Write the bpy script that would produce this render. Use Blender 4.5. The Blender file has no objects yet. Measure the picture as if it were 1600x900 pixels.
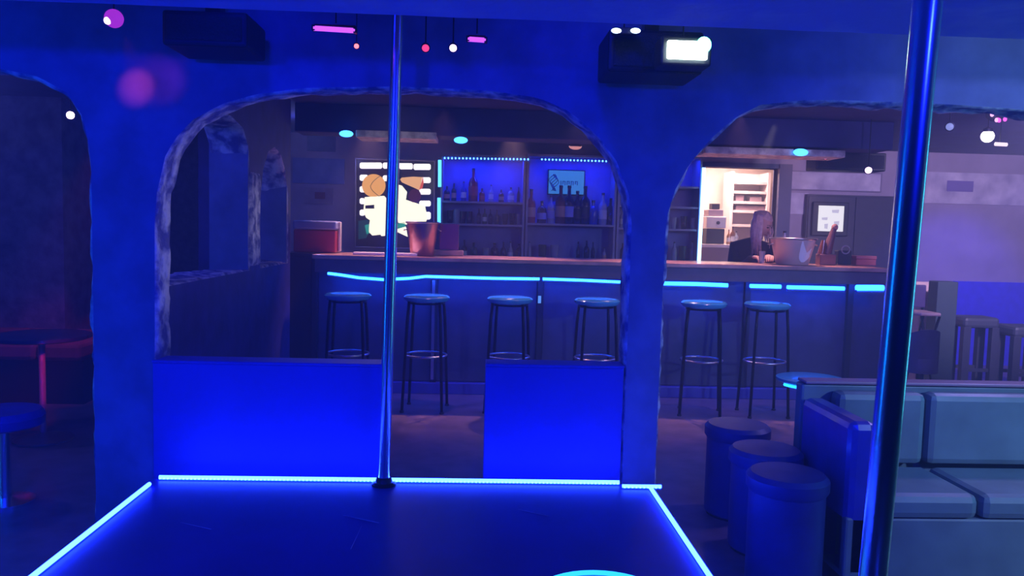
import bpy, bmesh, math, random
from mathutils import Vector, Matrix, Euler, noise
random.seed(7)
PI = math.pi
sc = bpy.context.scene
C = sc.collection

# ------------------------------------------------------------------ camera
CAM = Vector((0, 0, 1.40))
LENS = 28.0
F = LENS / 36.0 * 1600
R3 = (Matrix.Rotation(math.radians(-2.7), 3, 'Z') @ Matrix.Rotation(math.radians(90 - 4.34), 3, 'X')
      @ Matrix.Rotation(math.radians(1.5), 3, 'Z'))
cd = bpy.data.cameras.new('camera'); cam = bpy.data.objects.new('camera', cd); C.objects.link(cam)
cd.lens = LENS; cd.sensor_width = 36; cd.clip_start = 0.05
cam.matrix_world = Matrix.Translation(CAM) @ R3.to_4x4()
sc.camera = cam

def ray(u, v): return R3 @ Vector(((u - 800) / F, -(v - 450) / F, -1))
def at(u, v, Y):
    d = ray(u, v); return CAM + d * ((Y - CAM.y) / d.y)
def atz(u, v, z):
    d = ray(u, v); return CAM + d * ((z - CAM.z) / d.z)
def atx(u, v, X):
    d = ray(u, v); return CAM + d * ((X - CAM.x) / d.x)
def px(n, Y): return n * Y / F

# ------------------------------------------------------------------ world, exposure, room lights
w = bpy.data.worlds.new('world'); sc.world = w; w.use_nodes = True
w.node_tree.nodes['Background'].inputs[0].default_value = (0.006, 0.010, 0.6, 1)
w.node_tree.nodes['Background'].inputs[1].default_value = 0.10
_vs = w.node_tree.nodes.new('ShaderNodeVolumeScatter'); _vs.inputs['Density'].default_value = 0.038
_vs.inputs['Color'].default_value = (0.9, 0.92, 1.0, 1)
w.node_tree.links.new(_vs.outputs[0], w.node_tree.nodes['World Output'].inputs['Volume'])
sc.view_settings.view_transform = 'Standard'; sc.view_settings.look = 'None'
sc.view_settings.gamma = 1; sc.view_settings.use_curve_mapping = False
sc.view_settings.exposure = 0.0
sc.cycles.max_bounces = 8; sc.cycles.diffuse_bounces = 3; sc.cycles.glossy_bounces = 4; sc.cycles.volume_bounces = 0
sc.cycles.use_denoising = True

def light(kind, name, loc, color, power, size=0.05, aim=None, spot=60, blend=0.6, size_y=None):
    l = bpy.data.lights.new(name, kind); l.color = color; l.energy = power
    if kind == 'AREA':
        l.size = size
        if size_y: l.shape = 'RECTANGLE'; l.size_y = size_y
    else:
        l.shadow_soft_size = size
    if kind == 'SPOT': l.spot_size = math.radians(spot); l.spot_blend = blend
    o = bpy.data.objects.new(name, l); C.objects.link(o); o.location = loc
    if aim is not None:
        o.rotation_euler = (Vector(aim) - Vector(loc)).to_track_quat('-Z', 'Y').to_euler()
    return o

BLUE = (0.003, 0.008, 1.0)
# unseen blue washes added near the camera to light the arched wall
light('SPOT', 'blue_wash_light', (-1.5, 0.4, 2.05), BLUE, 230, 0.08, (-1.3, 3.55, 1.3), 100)
light('SPOT', 'blue_wash_light', (1.2, 0.4, 2.05), BLUE, 110, 0.08, (0.6, 3.55, 1.6), 95)
# blue spots added out of sight in the recess to light the upper wall
for x_, p_ in ((-2.3, 11), (-0.9, 12), (0.4, 16), (1.7, 10)):
    light('SPOT', 'recess_blue_light', (x_, 2.80, 2.40), BLUE, p_, 0.05, (x_, 3.55, 1.9), 120, 1.0)
# unseen lilac and teal washes added to light the right side
light('SPOT', 'recess_teal_light', (2.6, 2.80, 2.40), (0.22, 0.42, 1.0), 14, 0.05, (2.4, 3.55, 2.1), 140, 0.8)
light('SPOT', 'lilac_wash_light', (4.4, 4.3, 2.25), (0.72, 0.56, 1.0), 460, 0.1, (4.9, 8.6, 1.3), 62)
light('SPOT', 'teal_wash_light', (3.4, 0.6, 2.0), (0.28, 0.46, 0.95), 360, 0.08, (2.9, 3.3, 0.8), 72, 1.0)
light('POINT', 'left_room_fill', (-2.9, 4.6, 2.1), (0.14, 0.16, 1.0), 22, 0.06)  # added fill that brightens the left room
light('SPOT', 'side_blue_light', (-2.0, 3.95, 2.1), BLUE, 16, 0.04, (-1.6, 5.2, 1.3), 80)  # unseen spot added to light the pier face
light('POINT', 'violet_fill', (3.3, 4.3, 2.15), (0.42, 0.34, 1.0), 60, 0.1)  # added fill for the right part of the bar front
# pink spot on the left pillar, warm lamps over the bar
light('SPOT', 'pink_spot_light', tuple(at(196, 52, 3.18)), (1.0, 0.10, 0.42), 7, 0.015, tuple(at(215, 135, 3.55)), 24, 0.9)
light('SPOT', 'pink_spot_light', tuple(at(300, 85, 3.0)), (1.0, 0.10, 0.5), 3, 0.02, tuple(at(250, 125, 3.55)), 22, 0.9)
for x_, p_ in ((-0.9, 120), (0.3, 130), (1.5, 140), (2.7, 170)):
    light('SPOT', 'bar_downlight', (x_, 6.85, 2.28), (1.0, 0.50, 0.56), p_, 0.03, (x_, 6.45, 1.1), 62, 0.8)
for x_, p_ in ((-0.25, 17), (0.75, 14), (1.95, 20)):
    light('SPOT', 'floor_downlight', (x_, 5.95, 2.30), (1.0, 0.42, 0.75), p_, 0.03, (x_, 5.95, 0), 70, 0.8)
light('SPOT', 'white_side_spot', (1.6, 6.0, 2.25), (0.92, 0.88, 1.0), 70, 0.03, (-1.43, 3.62, 1.6), 22, 0.8)
light('SPOT', 'white_side_spot', (1.2, 5.7, 2.25), (0.92, 0.88, 1.0), 40, 0.03, (-1.45, 5.32, 1.4), 11, 0.8)
light('POINT', 'alcove_fill', (-1.5, 7.3, 2.2), (0.2, 0.26, 1.0), 7, 0.03)  # added fill so the left wall pictures show
light('SPOT', 'dado_blue_light', (5.2, 6.6, 2.2), (0.03, 0.03, 1.0), 150, 0.05, (5.2, 8.6, 0.5), 60)  # unseen blue spot added to deepen the dado's blue
light('SPOT', 'counter_spot', (2.25, 6.0, 2.25), (1.0, 0.80, 0.72), 80, 0.02, (2.12, 6.6, 1.25), 26, 0.7)  # unseen warm spot added to brighten the cream bucket
light('SPOT', 'lip_spot', tuple(at(615, 196, 5.4)), (1.0, 0.85, 0.85), 5, 0.01, tuple(at(620, 212, 6.43)), 46, 0.9)  # two unseen spots added to brighten the beam's plaster lip
light('SPOT', 'lip_spot', tuple(at(1200, 225, 5.6)), (1.0, 0.75, 0.85), 3, 0.01, tuple(at(1200, 237, 6.43)), 46, 0.9)

# ------------------------------------------------------------------ materials
MATS = {}
def mat(name, col, rough=0.6, metal=0.0, emit=None, estr=0.0, var=0.0, scale=12, col2=None, bump=0.0, coat=0.0, detail=4, thresh=None):
    if name in MATS: return MATS[name]
    m = bpy.data.materials.new(name); m.use_nodes = True
    nt = m.node_tree; b = nt.nodes['Principled BSDF']
    b.inputs['Base Color'].default_value = (*col, 1); b.inputs['Roughness'].default_value = rough
    b.inputs['Metallic'].default_value = metal
    b.inputs['Coat Weight'].default_value = coat; b.inputs['Coat Roughness'].default_value = 0.08
    if emit: b.inputs['Emission Color'].default_value = (*emit, 1); b.inputs['Emission Strength'].default_value = estr
    if var or col2 or bump:
        tc = nt.nodes.new('ShaderNodeTexCoord'); n = nt.nodes.new('ShaderNodeTexNoise')
        n.inputs['Scale'].default_value = scale; n.inputs['Detail'].default_value = detail
        nt.links.new(tc.outputs['Object'], n.inputs['Vector'])
        if var or col2:
            r = nt.nodes.new('ShaderNodeValToRGB')
            lo, hi = thresh or (0.3, 0.7)
            r.color_ramp.elements[0].position = lo; r.color_ramp.elements[1].position = hi
            c2 = col2 or tuple(min(1, c * (1 + var)) for c in col)
            c1 = col if col2 else tuple(c * (1 - var) for c in col)
            r.color_ramp.elements[0].color = (*c1, 1); r.color_ramp.elements[1].color = (*c2, 1)
            nt.links.new(n.outputs['Fac'], r.inputs['Fac']); nt.links.new(r.outputs['Color'], b.inputs['Base Color'])
        if bump:
            bp = nt.nodes.new('ShaderNodeBump'); bp.inputs['Strength'].default_value = bump; bp.inputs['Distance'].default_value = 0.02
            nt.links.new(n.outputs['Fac'], bp.inputs['Height']); nt.links.new(bp.outputs['Normal'], b.inputs['Normal'])
    MATS[name] = m; return m

def glow(name, col, s): return mat(name, (0.02, 0.02, 0.02), 0.5, emit=col, estr=s)

PAINT = mat('blue painted plaster', (0.17, 0.17, 0.34), 0.55, var=0.25, scale=6, bump=0.25)
PANEL = mat('blue laminate', (0.06, 0.06, 0.50), 0.5, var=0.08, scale=3)
PLASTER = mat('rough pale plaster', (0.10, 0.10, 0.30), 0.8, col2=(0.75, 0.70, 0.72), scale=14, bump=1.0, detail=8, thresh=(0.40, 0.62))
DARKWALL = mat('dark mottled plaster', (0.05, 0.055, 0.12), 0.9, col2=(0.22, 0.22, 0.28), scale=9, bump=0.8, detail=8)
HEDGE = mat('dark textured wall covering', (0.03, 0.035, 0.035), 0.9, col2=(0.10, 0.10, 0.09), scale=18, bump=1.0, detail=10)
CEIL = mat('dark blue ceiling', (0.04, 0.04, 0.16), 0.8, var=0.2, scale=5, bump=0.3)
SOFFIT = mat('pale worn soffit', (0.34, 0.36, 0.75), 0.7, col2=(0.6, 0.6, 0.8), scale=5, bump=0.6, detail=8, thresh=(0.5, 0.8))
LILACWALL = mat('mauve wall paint', (0.42, 0.34, 0.46), 0.8, var=0.1, scale=4, bump=0.2)
FLOOR = mat('dark polished floor', (0.22, 0.15, 0.19), 0.38, var=0.25, scale=7)
DECK = mat('glossy black deck', (0.012, 0.012, 0.22), 0.45, var=0.2, scale=3)
CHROME = mat('chrome', (0.88, 0.9, 0.93), 0.24, 1.0)
BRUSHED = mat('brushed steel', (0.6, 0.58, 0.58), 0.3, 1.0)
BLACKMETAL = mat('black metal', (0.015, 0.015, 0.02), 0.35, 0.6)
BLACK = mat('black plastic', (0.012, 0.012, 0.016), 0.5)
GRILLE = mat('speaker grille', (0.02, 0.02, 0.025), 0.7, bump=0.6, scale=120)
VINYL = mat('pale glossy vinyl', (0.08, 0.52, 0.80), 0.22, var=0.1, scale=9, coat=0.3)
BLUEVINYL = mat('blue vinyl', (0.03, 0.04, 0.42), 0.3, var=0.15, scale=9, coat=0.2)
BARPANEL = mat('dark bar panel', (0.06, 0.05, 0.10), 0.45, var=0.2, scale=9, bump=0.1)
BARPOST = mat('dark bar post', (0.02, 0.02, 0.03), 0.4)
WOODTOP = mat('reddish wood top', (0.55, 0.32, 0.27), 0.28, var=0.25, scale=10, coat=0.3)
FASCIA = mat('grey counter edge', (0.12, 0.10, 0.16), 0.5, var=0.15, scale=12)
SHELFM = mat('pale blue shelf board', (0.30, 0.30, 0.42), 0.5, var=0.1, scale=6)
SHELFB = mat('shelf back panel', (0.16, 0.17, 0.42), 0.5, var=0.15, scale=6)
LED = glow('blue led tube', (0.010, 0.034, 1.0), 46.0)
LEDBAR = glow('blue bar led tube', (0.006, 0.065, 1.0), 28.0)
LEDDOT = glow('led dot', (0.08, 0.30, 1.0), 9.0)
CHANNEL = mat('clear led sleeve', (0.10, 0.25, 0.6), 0.3)

# ------------------------------------------------------------------ mesh builder
class B:
    def __init__(s): s.bm = bmesh.new()
    def _m(s, vs, M):
        if M is not None: bmesh.ops.transform(s.bm, matrix=M, verts=vs)
    def box(s, x0, x1, y0, y1, z0, z1, bev=0, M=None):
        v = [s.bm.verts.new((x, y, z)) for z in (z0, z1) for y in (y0, y1) for x in (x0, x1)]
        fs = [s.bm.faces.new([v[i] for i in f]) for f in ((0, 2, 3, 1), (4, 5, 7, 6), (0, 1, 5, 4), (2, 6, 7, 3), (0, 4, 6, 2), (1, 3, 7, 5))]
        if bev:
            es = {e for f in fs for e in f.edges}
            r = bmesh.ops.bevel(s.bm, geom=list(es), offset=bev, segments=2, affect='EDGES', profile=0.5)
            v = list({q for f in r['faces'] for q in f.verts} | {q for q in v if q.is_valid})
        s._m(v, M); return s
    def lathe(s, prof, c=(0, 0, 0), seg=16, M=None, cap=True):
        rings = []; allv = []
        for r, z in prof:
            ring = [s.bm.verts.new((c[0] + r * math.cos(2 * PI * i / seg), c[1] + r * math.sin(2 * PI * i / seg), c[2] + z)) for i in range(seg)]
            rings.append(ring); allv += ring
        for a, b in zip(rings, rings[1:]):
            for i in range(seg):
                j = (i + 1) % seg; s.bm.faces.new((a[i], a[j], b[j], b[i]))
        if cap:
            s.bm.faces.new(rings[0][::-1]); s.bm.faces.new(rings[-1])
        s._m(allv, M); return s
    def tube(s, pts, r, seg=8, cap=True, closed=False):
        pts = [Vector(p) for p in pts]; rings = []
        n = len(pts); rr = r if isinstance(r, (list, tuple)) else [r] * n
        for i, p in enumerate(pts):
            if closed: t = (pts[(i + 1) % n] - pts[i - 1]).normalized()
            else: t = (pts[min(i + 1, n - 1)] - pts[max(i - 1, 0)]).normalized()
            up = Vector((0, 0, 1)) if abs(t.z) < 0.9 else Vector((0, 1, 0))
            a = t.cross(up).normalized(); b = a.cross(t)
            rings.append([s.bm.verts.new(p + (a * math.cos(2 * PI * k / seg) + b * math.sin(2 * PI * k / seg)) * rr[i]) for k in range(seg)])
        prs = list(zip(rings, rings[1:])) + ([(rings[-1], rings[0])] if closed else [])
        for a, b in prs:
            for k in range(seg):
                j = (k + 1) % seg; s.bm.faces.new((a[k], a[j], b[j], b[k]))
        if cap and not closed:
            s.bm.faces.new(rings[0][::-1]); s.bm.faces.new(rings[-1])
        return s
    def ell(s, c, r, useg=16, vseg=10, M=None, sub=None):
        ret = bmesh.ops.create_uvsphere(s.bm, u_segments=useg, v_segments=vseg, radius=1)
        for v in ret['verts']:
            v.co = Vector((v.co.x * r[0], v.co.y * r[1], v.co.z * r[2]))
        s._m(ret['verts'], M)
        for v in ret['verts']: v.co += Vector(c)
        return s
    def prism(s, poly, axis, d0, d1):
        # poly: list of (a,b); axis 'y': (x,z) extruded along y, 'x': (y,z) along x, 'z': (x,y) along z
        def P(a, b, d): return {'y': (a, d, b), 'x': (d, a, b), 'z': (a, b, d)}[axis]
        A = [s.bm.verts.new(P(a, b, d0)) for a, b in poly]; Bv = [s.bm.verts.new(P(a, b, d1)) for a, b in poly]
        s.bm.faces.new(A); s.bm.faces.new(Bv[::-1])
        n = len(poly)
        for i in range(n):
            j = (i + 1) % n; s.bm.faces.new((A[i], Bv[i], Bv[j], A[j]))
        return s
    def quad(s, *p):
        s.bm.faces.new([s.bm.verts.new(q) for q in p]); return s

def wloc(o):
    return o.get('_w', (0, 0, 0)) if o else (0, 0, 0)
ROOTLOC = {}
def build(b, name, m, parent=None, smooth=False, ctr=None):
    bm = b.bm; bmesh.ops.recalc_face_normals(bm, faces=bm.faces)
    if ctr is not None: bmesh.ops.translate(bm, vec=-Vector(ctr), verts=bm.verts)
    me = bpy.data.meshes.new(name); bm.to_mesh(me); bm.free()
    if smooth:
        for p in me.polygons: p.use_smooth = True
        if smooth != 'all':
            try: me.set_sharp_from_angle(angle=math.radians(40))
            except Exception: pass
    me.materials.append(m)
    o = bpy.data.objects.new(name, me); C.objects.link(o)
    if ctr is not None: o.location = ctr
    if parent is not None:
        o.parent = parent
        o.matrix_parent_inverse = Matrix.Translation(-Vector(ROOTLOC.get(parent.name, (0, 0, 0))))
    elif ctr is not None: ROOTLOC[o.name] = Vector(ctr)
    return o
def tag(o, label, cat, group=None):
    o['label'] = label; o['category'] = cat
    if group: o['group'] = group
    return o
def thing(name, label, cat, loc, group=None):
    o = bpy.data.objects.new(name, None); C.objects.link(o); o.location = loc; o.empty_display_size = 0.1
    ROOTLOC[o.name] = Vector(loc); return tag(o, label, cat, group)
def single(b, name, m, label, cat, group=None, smooth=False):
    vs = [v.co for v in b.bm.verts]
    c = Vector((sum(v.x for v in vs) / len(vs), sum(v.y for v in vs) / len(vs), min(v.z for v in vs)))
    return tag(build(b, name, m, None, smooth, c), label, cat, group)
def struct(b, name, m, parent=None, smooth=False):
    o = build(b, name, m, parent, smooth)
    if parent is None: o['kind'] = 'structure'
    return o
def dup(root, loc, label=None, rotz=0):
    r = root.copy(); C.objects.link(r); r.location = loc; r.rotation_euler = (0, 0, rotz)
    if label: r['label'] = label
    for ch in list(root.children):
        c = ch.copy(); C.objects.link(c); c.parent = r; c.matrix_parent_inverse = ch.matrix_parent_inverse.copy()
        for g in list(ch.children):
            d = g.copy(); C.objects.link(d); d.parent = c; d.matrix_parent_inverse = g.matrix_parent_inverse.copy()
    return r

# ------------------------------------------------------------------ room shell
WY0, WY1 = 3.55, 3.71           # arched wall front and back faces
SZ = 0.30                       # stage deck height
CH = 2.62                       # upper ceiling
def xz(u, v, Y=WY0): p = at(u, v, Y); return (p.x, p.z)

struct(B().box(-6, 7, -1.5, 11, -0.1, 0), 'floor', FLOOR)
struct(B().box(-6, 7, WY1, 8.75, 2.34, 2.44), 'ceiling', CEIL)
struct(B().box(-6, 7, 2.75, WY1, CH, CH + 0.1), 'ceiling_recess', CEIL)

# lower soffit over the stage with an uneven plaster edge
sofz = at(700, 27, 2.75).z
b = B(); n = 90
vs = []
for i in range(n + 1):
    x = -6 + 13 * i / n
    k = 0.018 * noise.noise((x * 1.7, 0, 3)) + 0.010 * noise.noise((x * 6, 1, 3))
    vs.append([b.bm.verts.new(p) for p in ((x, -1.5, sofz), (x, 2.55, sofz), (x, 2.70 + k, sofz - 0.012 + k * 0.4), (x, 2.75, sofz + 0.03), (x, 2.75, CH + 0.1), (x, -1.5, CH + 0.1))])
for a, c in zip(vs, vs[1:]):
    for j in range(6): b.bm.faces.new((a[j], c[j], c[(j + 1) % 6], a[(j + 1) % 6]))
struct(b, 'ceiling_soffit', SOFFIT, smooth=True)

# wall with openings: front/back faces plus a separate rough reveal
def arch_wall(name, lo, hi, openings, top, P, d0, d1, m):
    """openings: polylines [(a,z)...] from first jamb over the arch to second jamb; P(a,z,d)->xyz"""
    b = B(); cur = lo
    def strip(a0, z0, a1, z1, zt):
        for d in (d0, d1):
            b.quad(P(a0, z0, d), P(a1, z1, d), P(a1, zt, d), P(a0, zt, d))
    for op, sill in openings:
        strip(cur, 0, op[0][0], 0, top)
        # jamb side parts where the curve leans are covered by the strips below
        pts = sorted(op, key=lambda q: q[0])
        # resample upper envelope
        a0, a1 = op[0][0], op[-1][0]
        N = 48; env = []
        for i in range(N + 1):
            t = i / N; a = a0 + (a1 - a0) * (0.5 - 0.5 * math.cos(PI * t)); z = None
            for p, q in zip(op, op[1:]):
                if q[0] > p[0] and p[0] - 1e-6 <= a <= q[0] + 1e-6:
                    zz = p[1] + (q[1] - p[1]) * (a - p[0]) / (q[0] - p[0])
                    z = zz if z is None else max(z, zz)
            env.append((a, z if z is not None else op[0][1]))
        for p, q in zip(env, env[1:]):
            strip(p[0], p[1], q[0], q[1], top)
        if sill: strip(a0, 0, a1, 0, sill)
        op_env = [(a0, sill)] + env + [(a1, sill)]
        cur = a1
        yield_env.append(op_env)
    strip(cur, 0, hi, 0, top)
    b.quad(P(lo, 0, d0), P(lo, 0, d1), P(lo, top, d1), P(lo, top, d0))
    b.quad(P(hi, 0, d0), P(hi, 0, d1), P(hi, top, d1), P(hi, top, d0))
    b.quad(P(lo, top, d0), P(lo, top, d1), P(hi, top, d1), P(hi, top, d0))
    return struct(b, name, m)
yield_env = []
def reveal(env, P, d0, d1, parent, amp=0.012, sill=None):
    pts = []
    for p, q in zip(env, env[1:]):
        L = math.hypot(q[0] - p[0], q[1] - p[1]); k = max(1, int(L / 0.035))
        for i in range(k): pts.append((p[0] + (q[0] - p[0]) * i / k, p[1] + (q[1] - p[1]) * i / k))
    pts.append(env[-1])
    closed = sill is not None and sill > 0
    if closed:
        a1, a0 = env[-1][0], env[0][0]; k = int((a1 - a0) / 0.035)
        pts += [(a1 + (a0 - a1) * i / k, sill) for i in range(1, k)]
    M = 6; b = B(); rows = []; N = len(pts)
    ca = sum(p[0] for p in pts) / N; cz = sum(p[1] for p in pts) / N
    for i, (a, z) in enumerate(pts):
        row = []
        for j in range(M + 1):
            d = d0 + (d1 - d0) * j / M; q = Vector(P(a, z, d))
            nz = noise.noise(q * 9) * amp + noise.noise(q * 28) * amp * 0.7
            e = 0 if j in (0, M) else amp * 0.8 + nz
            l = math.hypot(ca - a, cz - z) or 1
            row.append(b.bm.verts.new(P(a + (ca - a) / l * e, z + (cz - z) / l * e, d + ((d1 - d0) * -.12 if j == 1 else (d1 - d0) * .12 if j == M - 1 else 0))))
        rows.append(row)
    prs = list(zip(rows, rows[1:])) + ([(rows[-1], rows[0])] if closed else [])
    for r0, r1 in prs:
        for j in range(M): b.bm.faces.new((r0[j], r0[j + 1], r1[j + 1], r1[j]))
    return build(b, 'plaster_reveal', PLASTER, parent, 'all')

PY = lambda a, z, d: (a, d, z)
PX = lambda a, z, d: (d, a, z)
def poly(pts, Y=WY0): return [xz(u, v, Y) for u, v in pts]
L = poly([(-420, 400), (-400, 200), (-300, 125), (-150, 98), (0, 107), (60, 120), (105, 145), (128, 180), (140, 230), (145, 300)])
L = [(L[0][0], 0)] + L + [(xz(146, 500)[0], 0)]
Cc = poly([(241, 350), (245, 302), (259, 240), (279, 210), (302, 187), (345, 163), (400, 147), (480, 137), (620, 135), (760, 141), (840, 152), (890, 174), (935, 212), (965, 254), (983, 305), (988, 350)])
Cc = [(xz(240, 560)[0], 0)] + [(max(x, xz(240, 560)[0] + 0.001 * i), z) for i, (x, z) in enumerate(Cc)]
jx = xz(984, 450)[0]
Cc = [(min(x, jx - 0.002 * (len(Cc) - i)), z) for i, (x, z) in enumerate(Cc)] + [(jx, 0)]
Rr = poly([(1038, 380), (1043, 335), (1054, 298), (1078, 255), (1110, 217), (1150, 183), (1190, 163), (1260, 156), (1330, 157), (1420, 160), (1500, 164), (1600, 171), (1700, 190), (1790, 240), (1830, 310), (1840, 380)])
rx = xz(1038, 380)[0]
Rr = [(rx - 0.001, 0)] + [(max(x, rx + 0.001 * i), z) for i, (x, z) in enumerate(Rr)] + [(xz(1840, 380)[0] + 0.01, 0)]
WF = arch_wall('wall_front', -4.2, 5.2, [(L, 0), (Cc, 0), (Rr, 0)], CH, PY, WY0, WY1, PAINT)
for e in yield_env: reveal(e, PY, WY0, WY1, WF)

# low parapet walls under the middle arch
def parapet(u0, u1, v, name):
    x0, x1 = xz(u0, 650)[0], xz(u1, 650)[0]; z1 = xz((u0 + u1) / 2, v)[1]
    o = struct(B().box(x0, x1, WY0 - 0.012, WY0 + 0.10, 0, z1, 0.006), name, PANEL)
    build(B().box(x0, x1, WY0 - 0.02, WY0 + 0.11, z1, z1 + 0.012, 0.004), 'cap', PANEL, o)
parapet(240, 605, 569, 'wall_low_left'); parapet(757, 972, 573, 'wall_low_right')

# left inner wall running back to the bar, with two arched openings
XL = -1.45
def yz(u, v): p = atx(u, v, XL); return (p.y, p.z)
yield_env = []
s1 = 1.08
o1 = [(3.71, s1), (3.72, 1.45), (3.80, 1.68), (3.95, 1.86), (4.15, 1.97), (4.45, 2.02), (4.8, 2.01), (5.05, 1.97), (5.17, 1.86), (5.2, 1.6), (5.2, s1)]
o1 = [(y + 0.0005 * i, z) for i, (y, z) in enumerate(o1)]
o2 = [(5.44, s1), (5.45, 1.55), (5.52, 1.75), (5.65, 1.88), (5.82, 1.93), (6.0, 1.90), (6.15, 1.78), (6.24, 1.6), (6.25, s1)]
o2 = [(y + 0.0005 * i, z) for i, (y, z) in enumerate(o2)]
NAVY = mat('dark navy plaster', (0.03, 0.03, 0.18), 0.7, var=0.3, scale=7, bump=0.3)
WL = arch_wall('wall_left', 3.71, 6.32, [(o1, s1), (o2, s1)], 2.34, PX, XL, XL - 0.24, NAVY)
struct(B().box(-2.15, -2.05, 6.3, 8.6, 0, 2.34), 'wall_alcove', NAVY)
for e in yield_env: reveal(e, PX, XL, XL - 0.24, WL, 0.016, s1)

build(B().box(XL - .245, XL - .002, 5.165, 5.178, 0, 2.0), 'pier_face', PAINT, WL)
build(B().box(XL - .245, XL - .002, 6.205, 6.222, 0, 1.80), 'pier_face', PAINT, WL)
# patch of bare plaster on the pier side
b = B(); gy, gz = 8, 22; vv = []
for i in range(gy + 1):
    vv.append([])
    for j in range(gz + 1):
        y = 5.185 + .25 * i / gy; z = 1.10 + .62 * j / gz
        edge = i in (0, gy) or j in (0, gz)
        vv[-1].append(b.bm.verts.new((XL - .004 if edge else XL + .012 + .014 * noise.noise((y * 25, z * 9, 1)), y + (0 if edge else .01 * noise.noise((y * 9, z * 20, 5))), z)))
for i in range(gy):
    for j in range(gz): b.bm.faces.new((vv[i][j], vv[i + 1][j], vv[i + 1][j + 1], vv[i][j + 1]))
build(b, 'bare_plaster', PLASTER, WL, 'all')

# left room and its far wall
lw = at(98, 300, 6.6)
struct(B().box(-6, lw.x, 6.6, 6.7, 0, 2.34), 'wall_left_room', DARKWALL)
struct(B().box(lw.x, -2.15, 7.2, 7.3, 0, 2.34), 'wall_left_room_back', HEDGE)
struct(B().box(lw.x - 0.05, lw.x, 6.7, 7.3, 0, 2.34), 'wall_left_room_return', DARKWALL)
struct(B().box(-6.1, -6, -1.5, 7.3, 0, CH), 'wall_left_far', DARKWALL)
struct(B().box(7, 7.1, -1.5, 8.6, 0, CH), 'wall_right', LILACWALL)

# back wall with the kitchen doorway
BY = 8.6
k0 = at(1099, 300, BY).x; k1 = at(1214, 300, BY).x; kz = at(1150, 262, BY).z
WB = struct(B().box(-2.15, k0, BY, BY + 0.12, 0, 2.34).box(k1, 7, BY, BY + 0.12, 0, 2.34).box(k0, k1, BY, BY + 0.12, kz, 2.34), 'wall_back', LILACWALL)
# door casing
b = B().box(k0 - 0.03, k0, BY - 0.03, BY + 0.14, 0, kz + 0.05).box(k0, k1, BY - 0.03, BY + 0.14, kz, kz + 0.05)
b.box(k1, k1 + 0.14, BY - 0.05, BY + 0.14, 0, kz + 0.05)
struct(b, 'trim_kitchen', mat('dark blue casing', (0.025, 0.03, 0.14), 0.5))
# blue dado on right part of the back wall
dz = at(1530, 440, BY).z; dx0 = at(1485, 500, BY).x
struct(B().box(dx0, 7, BY - 0.02, BY, 0, dz), 'wall_dado', mat('violet blue dado paint', (0.06, 0.05, 0.75), 0.6, var=0.1))
# beam across the room over the bar
bz = at(620, 216, 6.45).z
TB = struct(B().box(XL, 3.4, 6.45, 6.75, bz + .03, 2.34, 0.008), 'trim_beam', CEIL)
LIP = mat('mottled plaster lip', (0.42, 0.36, 0.36), 0.8, col2=(0.85, 0.78, 0.72), scale=16, bump=0.7, thresh=(0.35, 0.65))
for u0_, u1_ in ((556, 682), (1102, 1322)):
    build(B().box(at(u0_, 210, 6.43).x, at(u1_, 210, 6.43).x, 6.42, 6.74, at((u0_ + u1_) / 2, 216 if u0_ < 900 else 243, 6.43).z, at((u0_ + u1_) / 2, 205 if u0_ < 900 else 232, 6.43).z, .006), 'plaster_lip', LIP, TB)

# ------------------------------------------------------------------ stage
sx0 = atz(250, 746, SZ).x; sx1 = atz(1012, 757, SZ).x; sy1 = atz(602, 752, SZ).y
print('STAGE', sx0, sx1, sy1)
st = thing('stage', 'low black gloss dance stage edged with glowing blue light strips', 'stage', ((sx0 + sx1) / 2, 2.0, 0))
build(B().box(sx0, sx1, 0.6, sy1, 0, SZ - 0.02), 'base', PANEL, st)
nx, ny = 1, 2
for i in range(nx):
    for j in range(ny):
        a0 = sx0 - 0.02 + (sx1 - sx0 + 0.04) * i / nx; a1 = sx0 - 0.02 + (sx1 - sx0 + 0.04) * (i + 1) / nx
        c0 = 0.6 + (sy1 - 0.6) * j / ny; c1 = 0.6 + (sy1 - 0.6) * (j + 1) / ny
        build(B().box(a0 + .0015, a1 - .0015, c0 + .0015, c1 - .0015, SZ - 0.02, SZ, 0.001), 'deck_panel', DECK, st)

SCR = mat('pale scratch', (.5, .55, .65), .5)
for (u0_, v0_), (u1_, v1_), r_ in (((536, 805), (592, 817), .0012), ((282, 816), (330, 827), .0008), ((810, 796), (856, 806), .0008), ((566, 820), (548, 858), .0006)):
    build(B().tube([atz(u0_, v0_, SZ + .0005), atz(u1_, v1_, SZ + .0005)], [r_ * .3, r_], 5), 'scratch', SCR, st)
def strip_thing(name, pts, r, label, m=LED, beads=True, group=None, side=(0, -1, 0)):
    pts = [Vector(p) for p in pts]
    t = thing(name, label, 'light strip', pts[0], group)
    build(B().tube(pts, r, 8), 'tube', m, t, 'all')
    build(B().tube([p + Vector((0, 0, -r * 1.2)) for p in pts], r * 0.7, 6), 'mounting_rail', CHANNEL, t)
    if beads:
        b = B(); s = Vector(side)
        for p, q in zip(pts, pts[1:]):
            L_ = (q - p).length; k = int(L_ / 0.016)
            d = (q - p).normalized()
            for i in range(k):
                c = p + (q - p) * (i + 0.5) / k + s * r * 1.5
                b.box(c.x - .003, c.x + .003, c.y - .003, c.y + .003, c.z - .004, c.z + .001)
        if len(b.bm.verts): o = build(b, 'led_beads', LEDDOT, t); o['kind'] = 'stuff'
    return t
zt = SZ + 0.012
yb = sy1 - 0.015
gap = 0.028
polex = atz(603, 748, SZ).x
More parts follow.
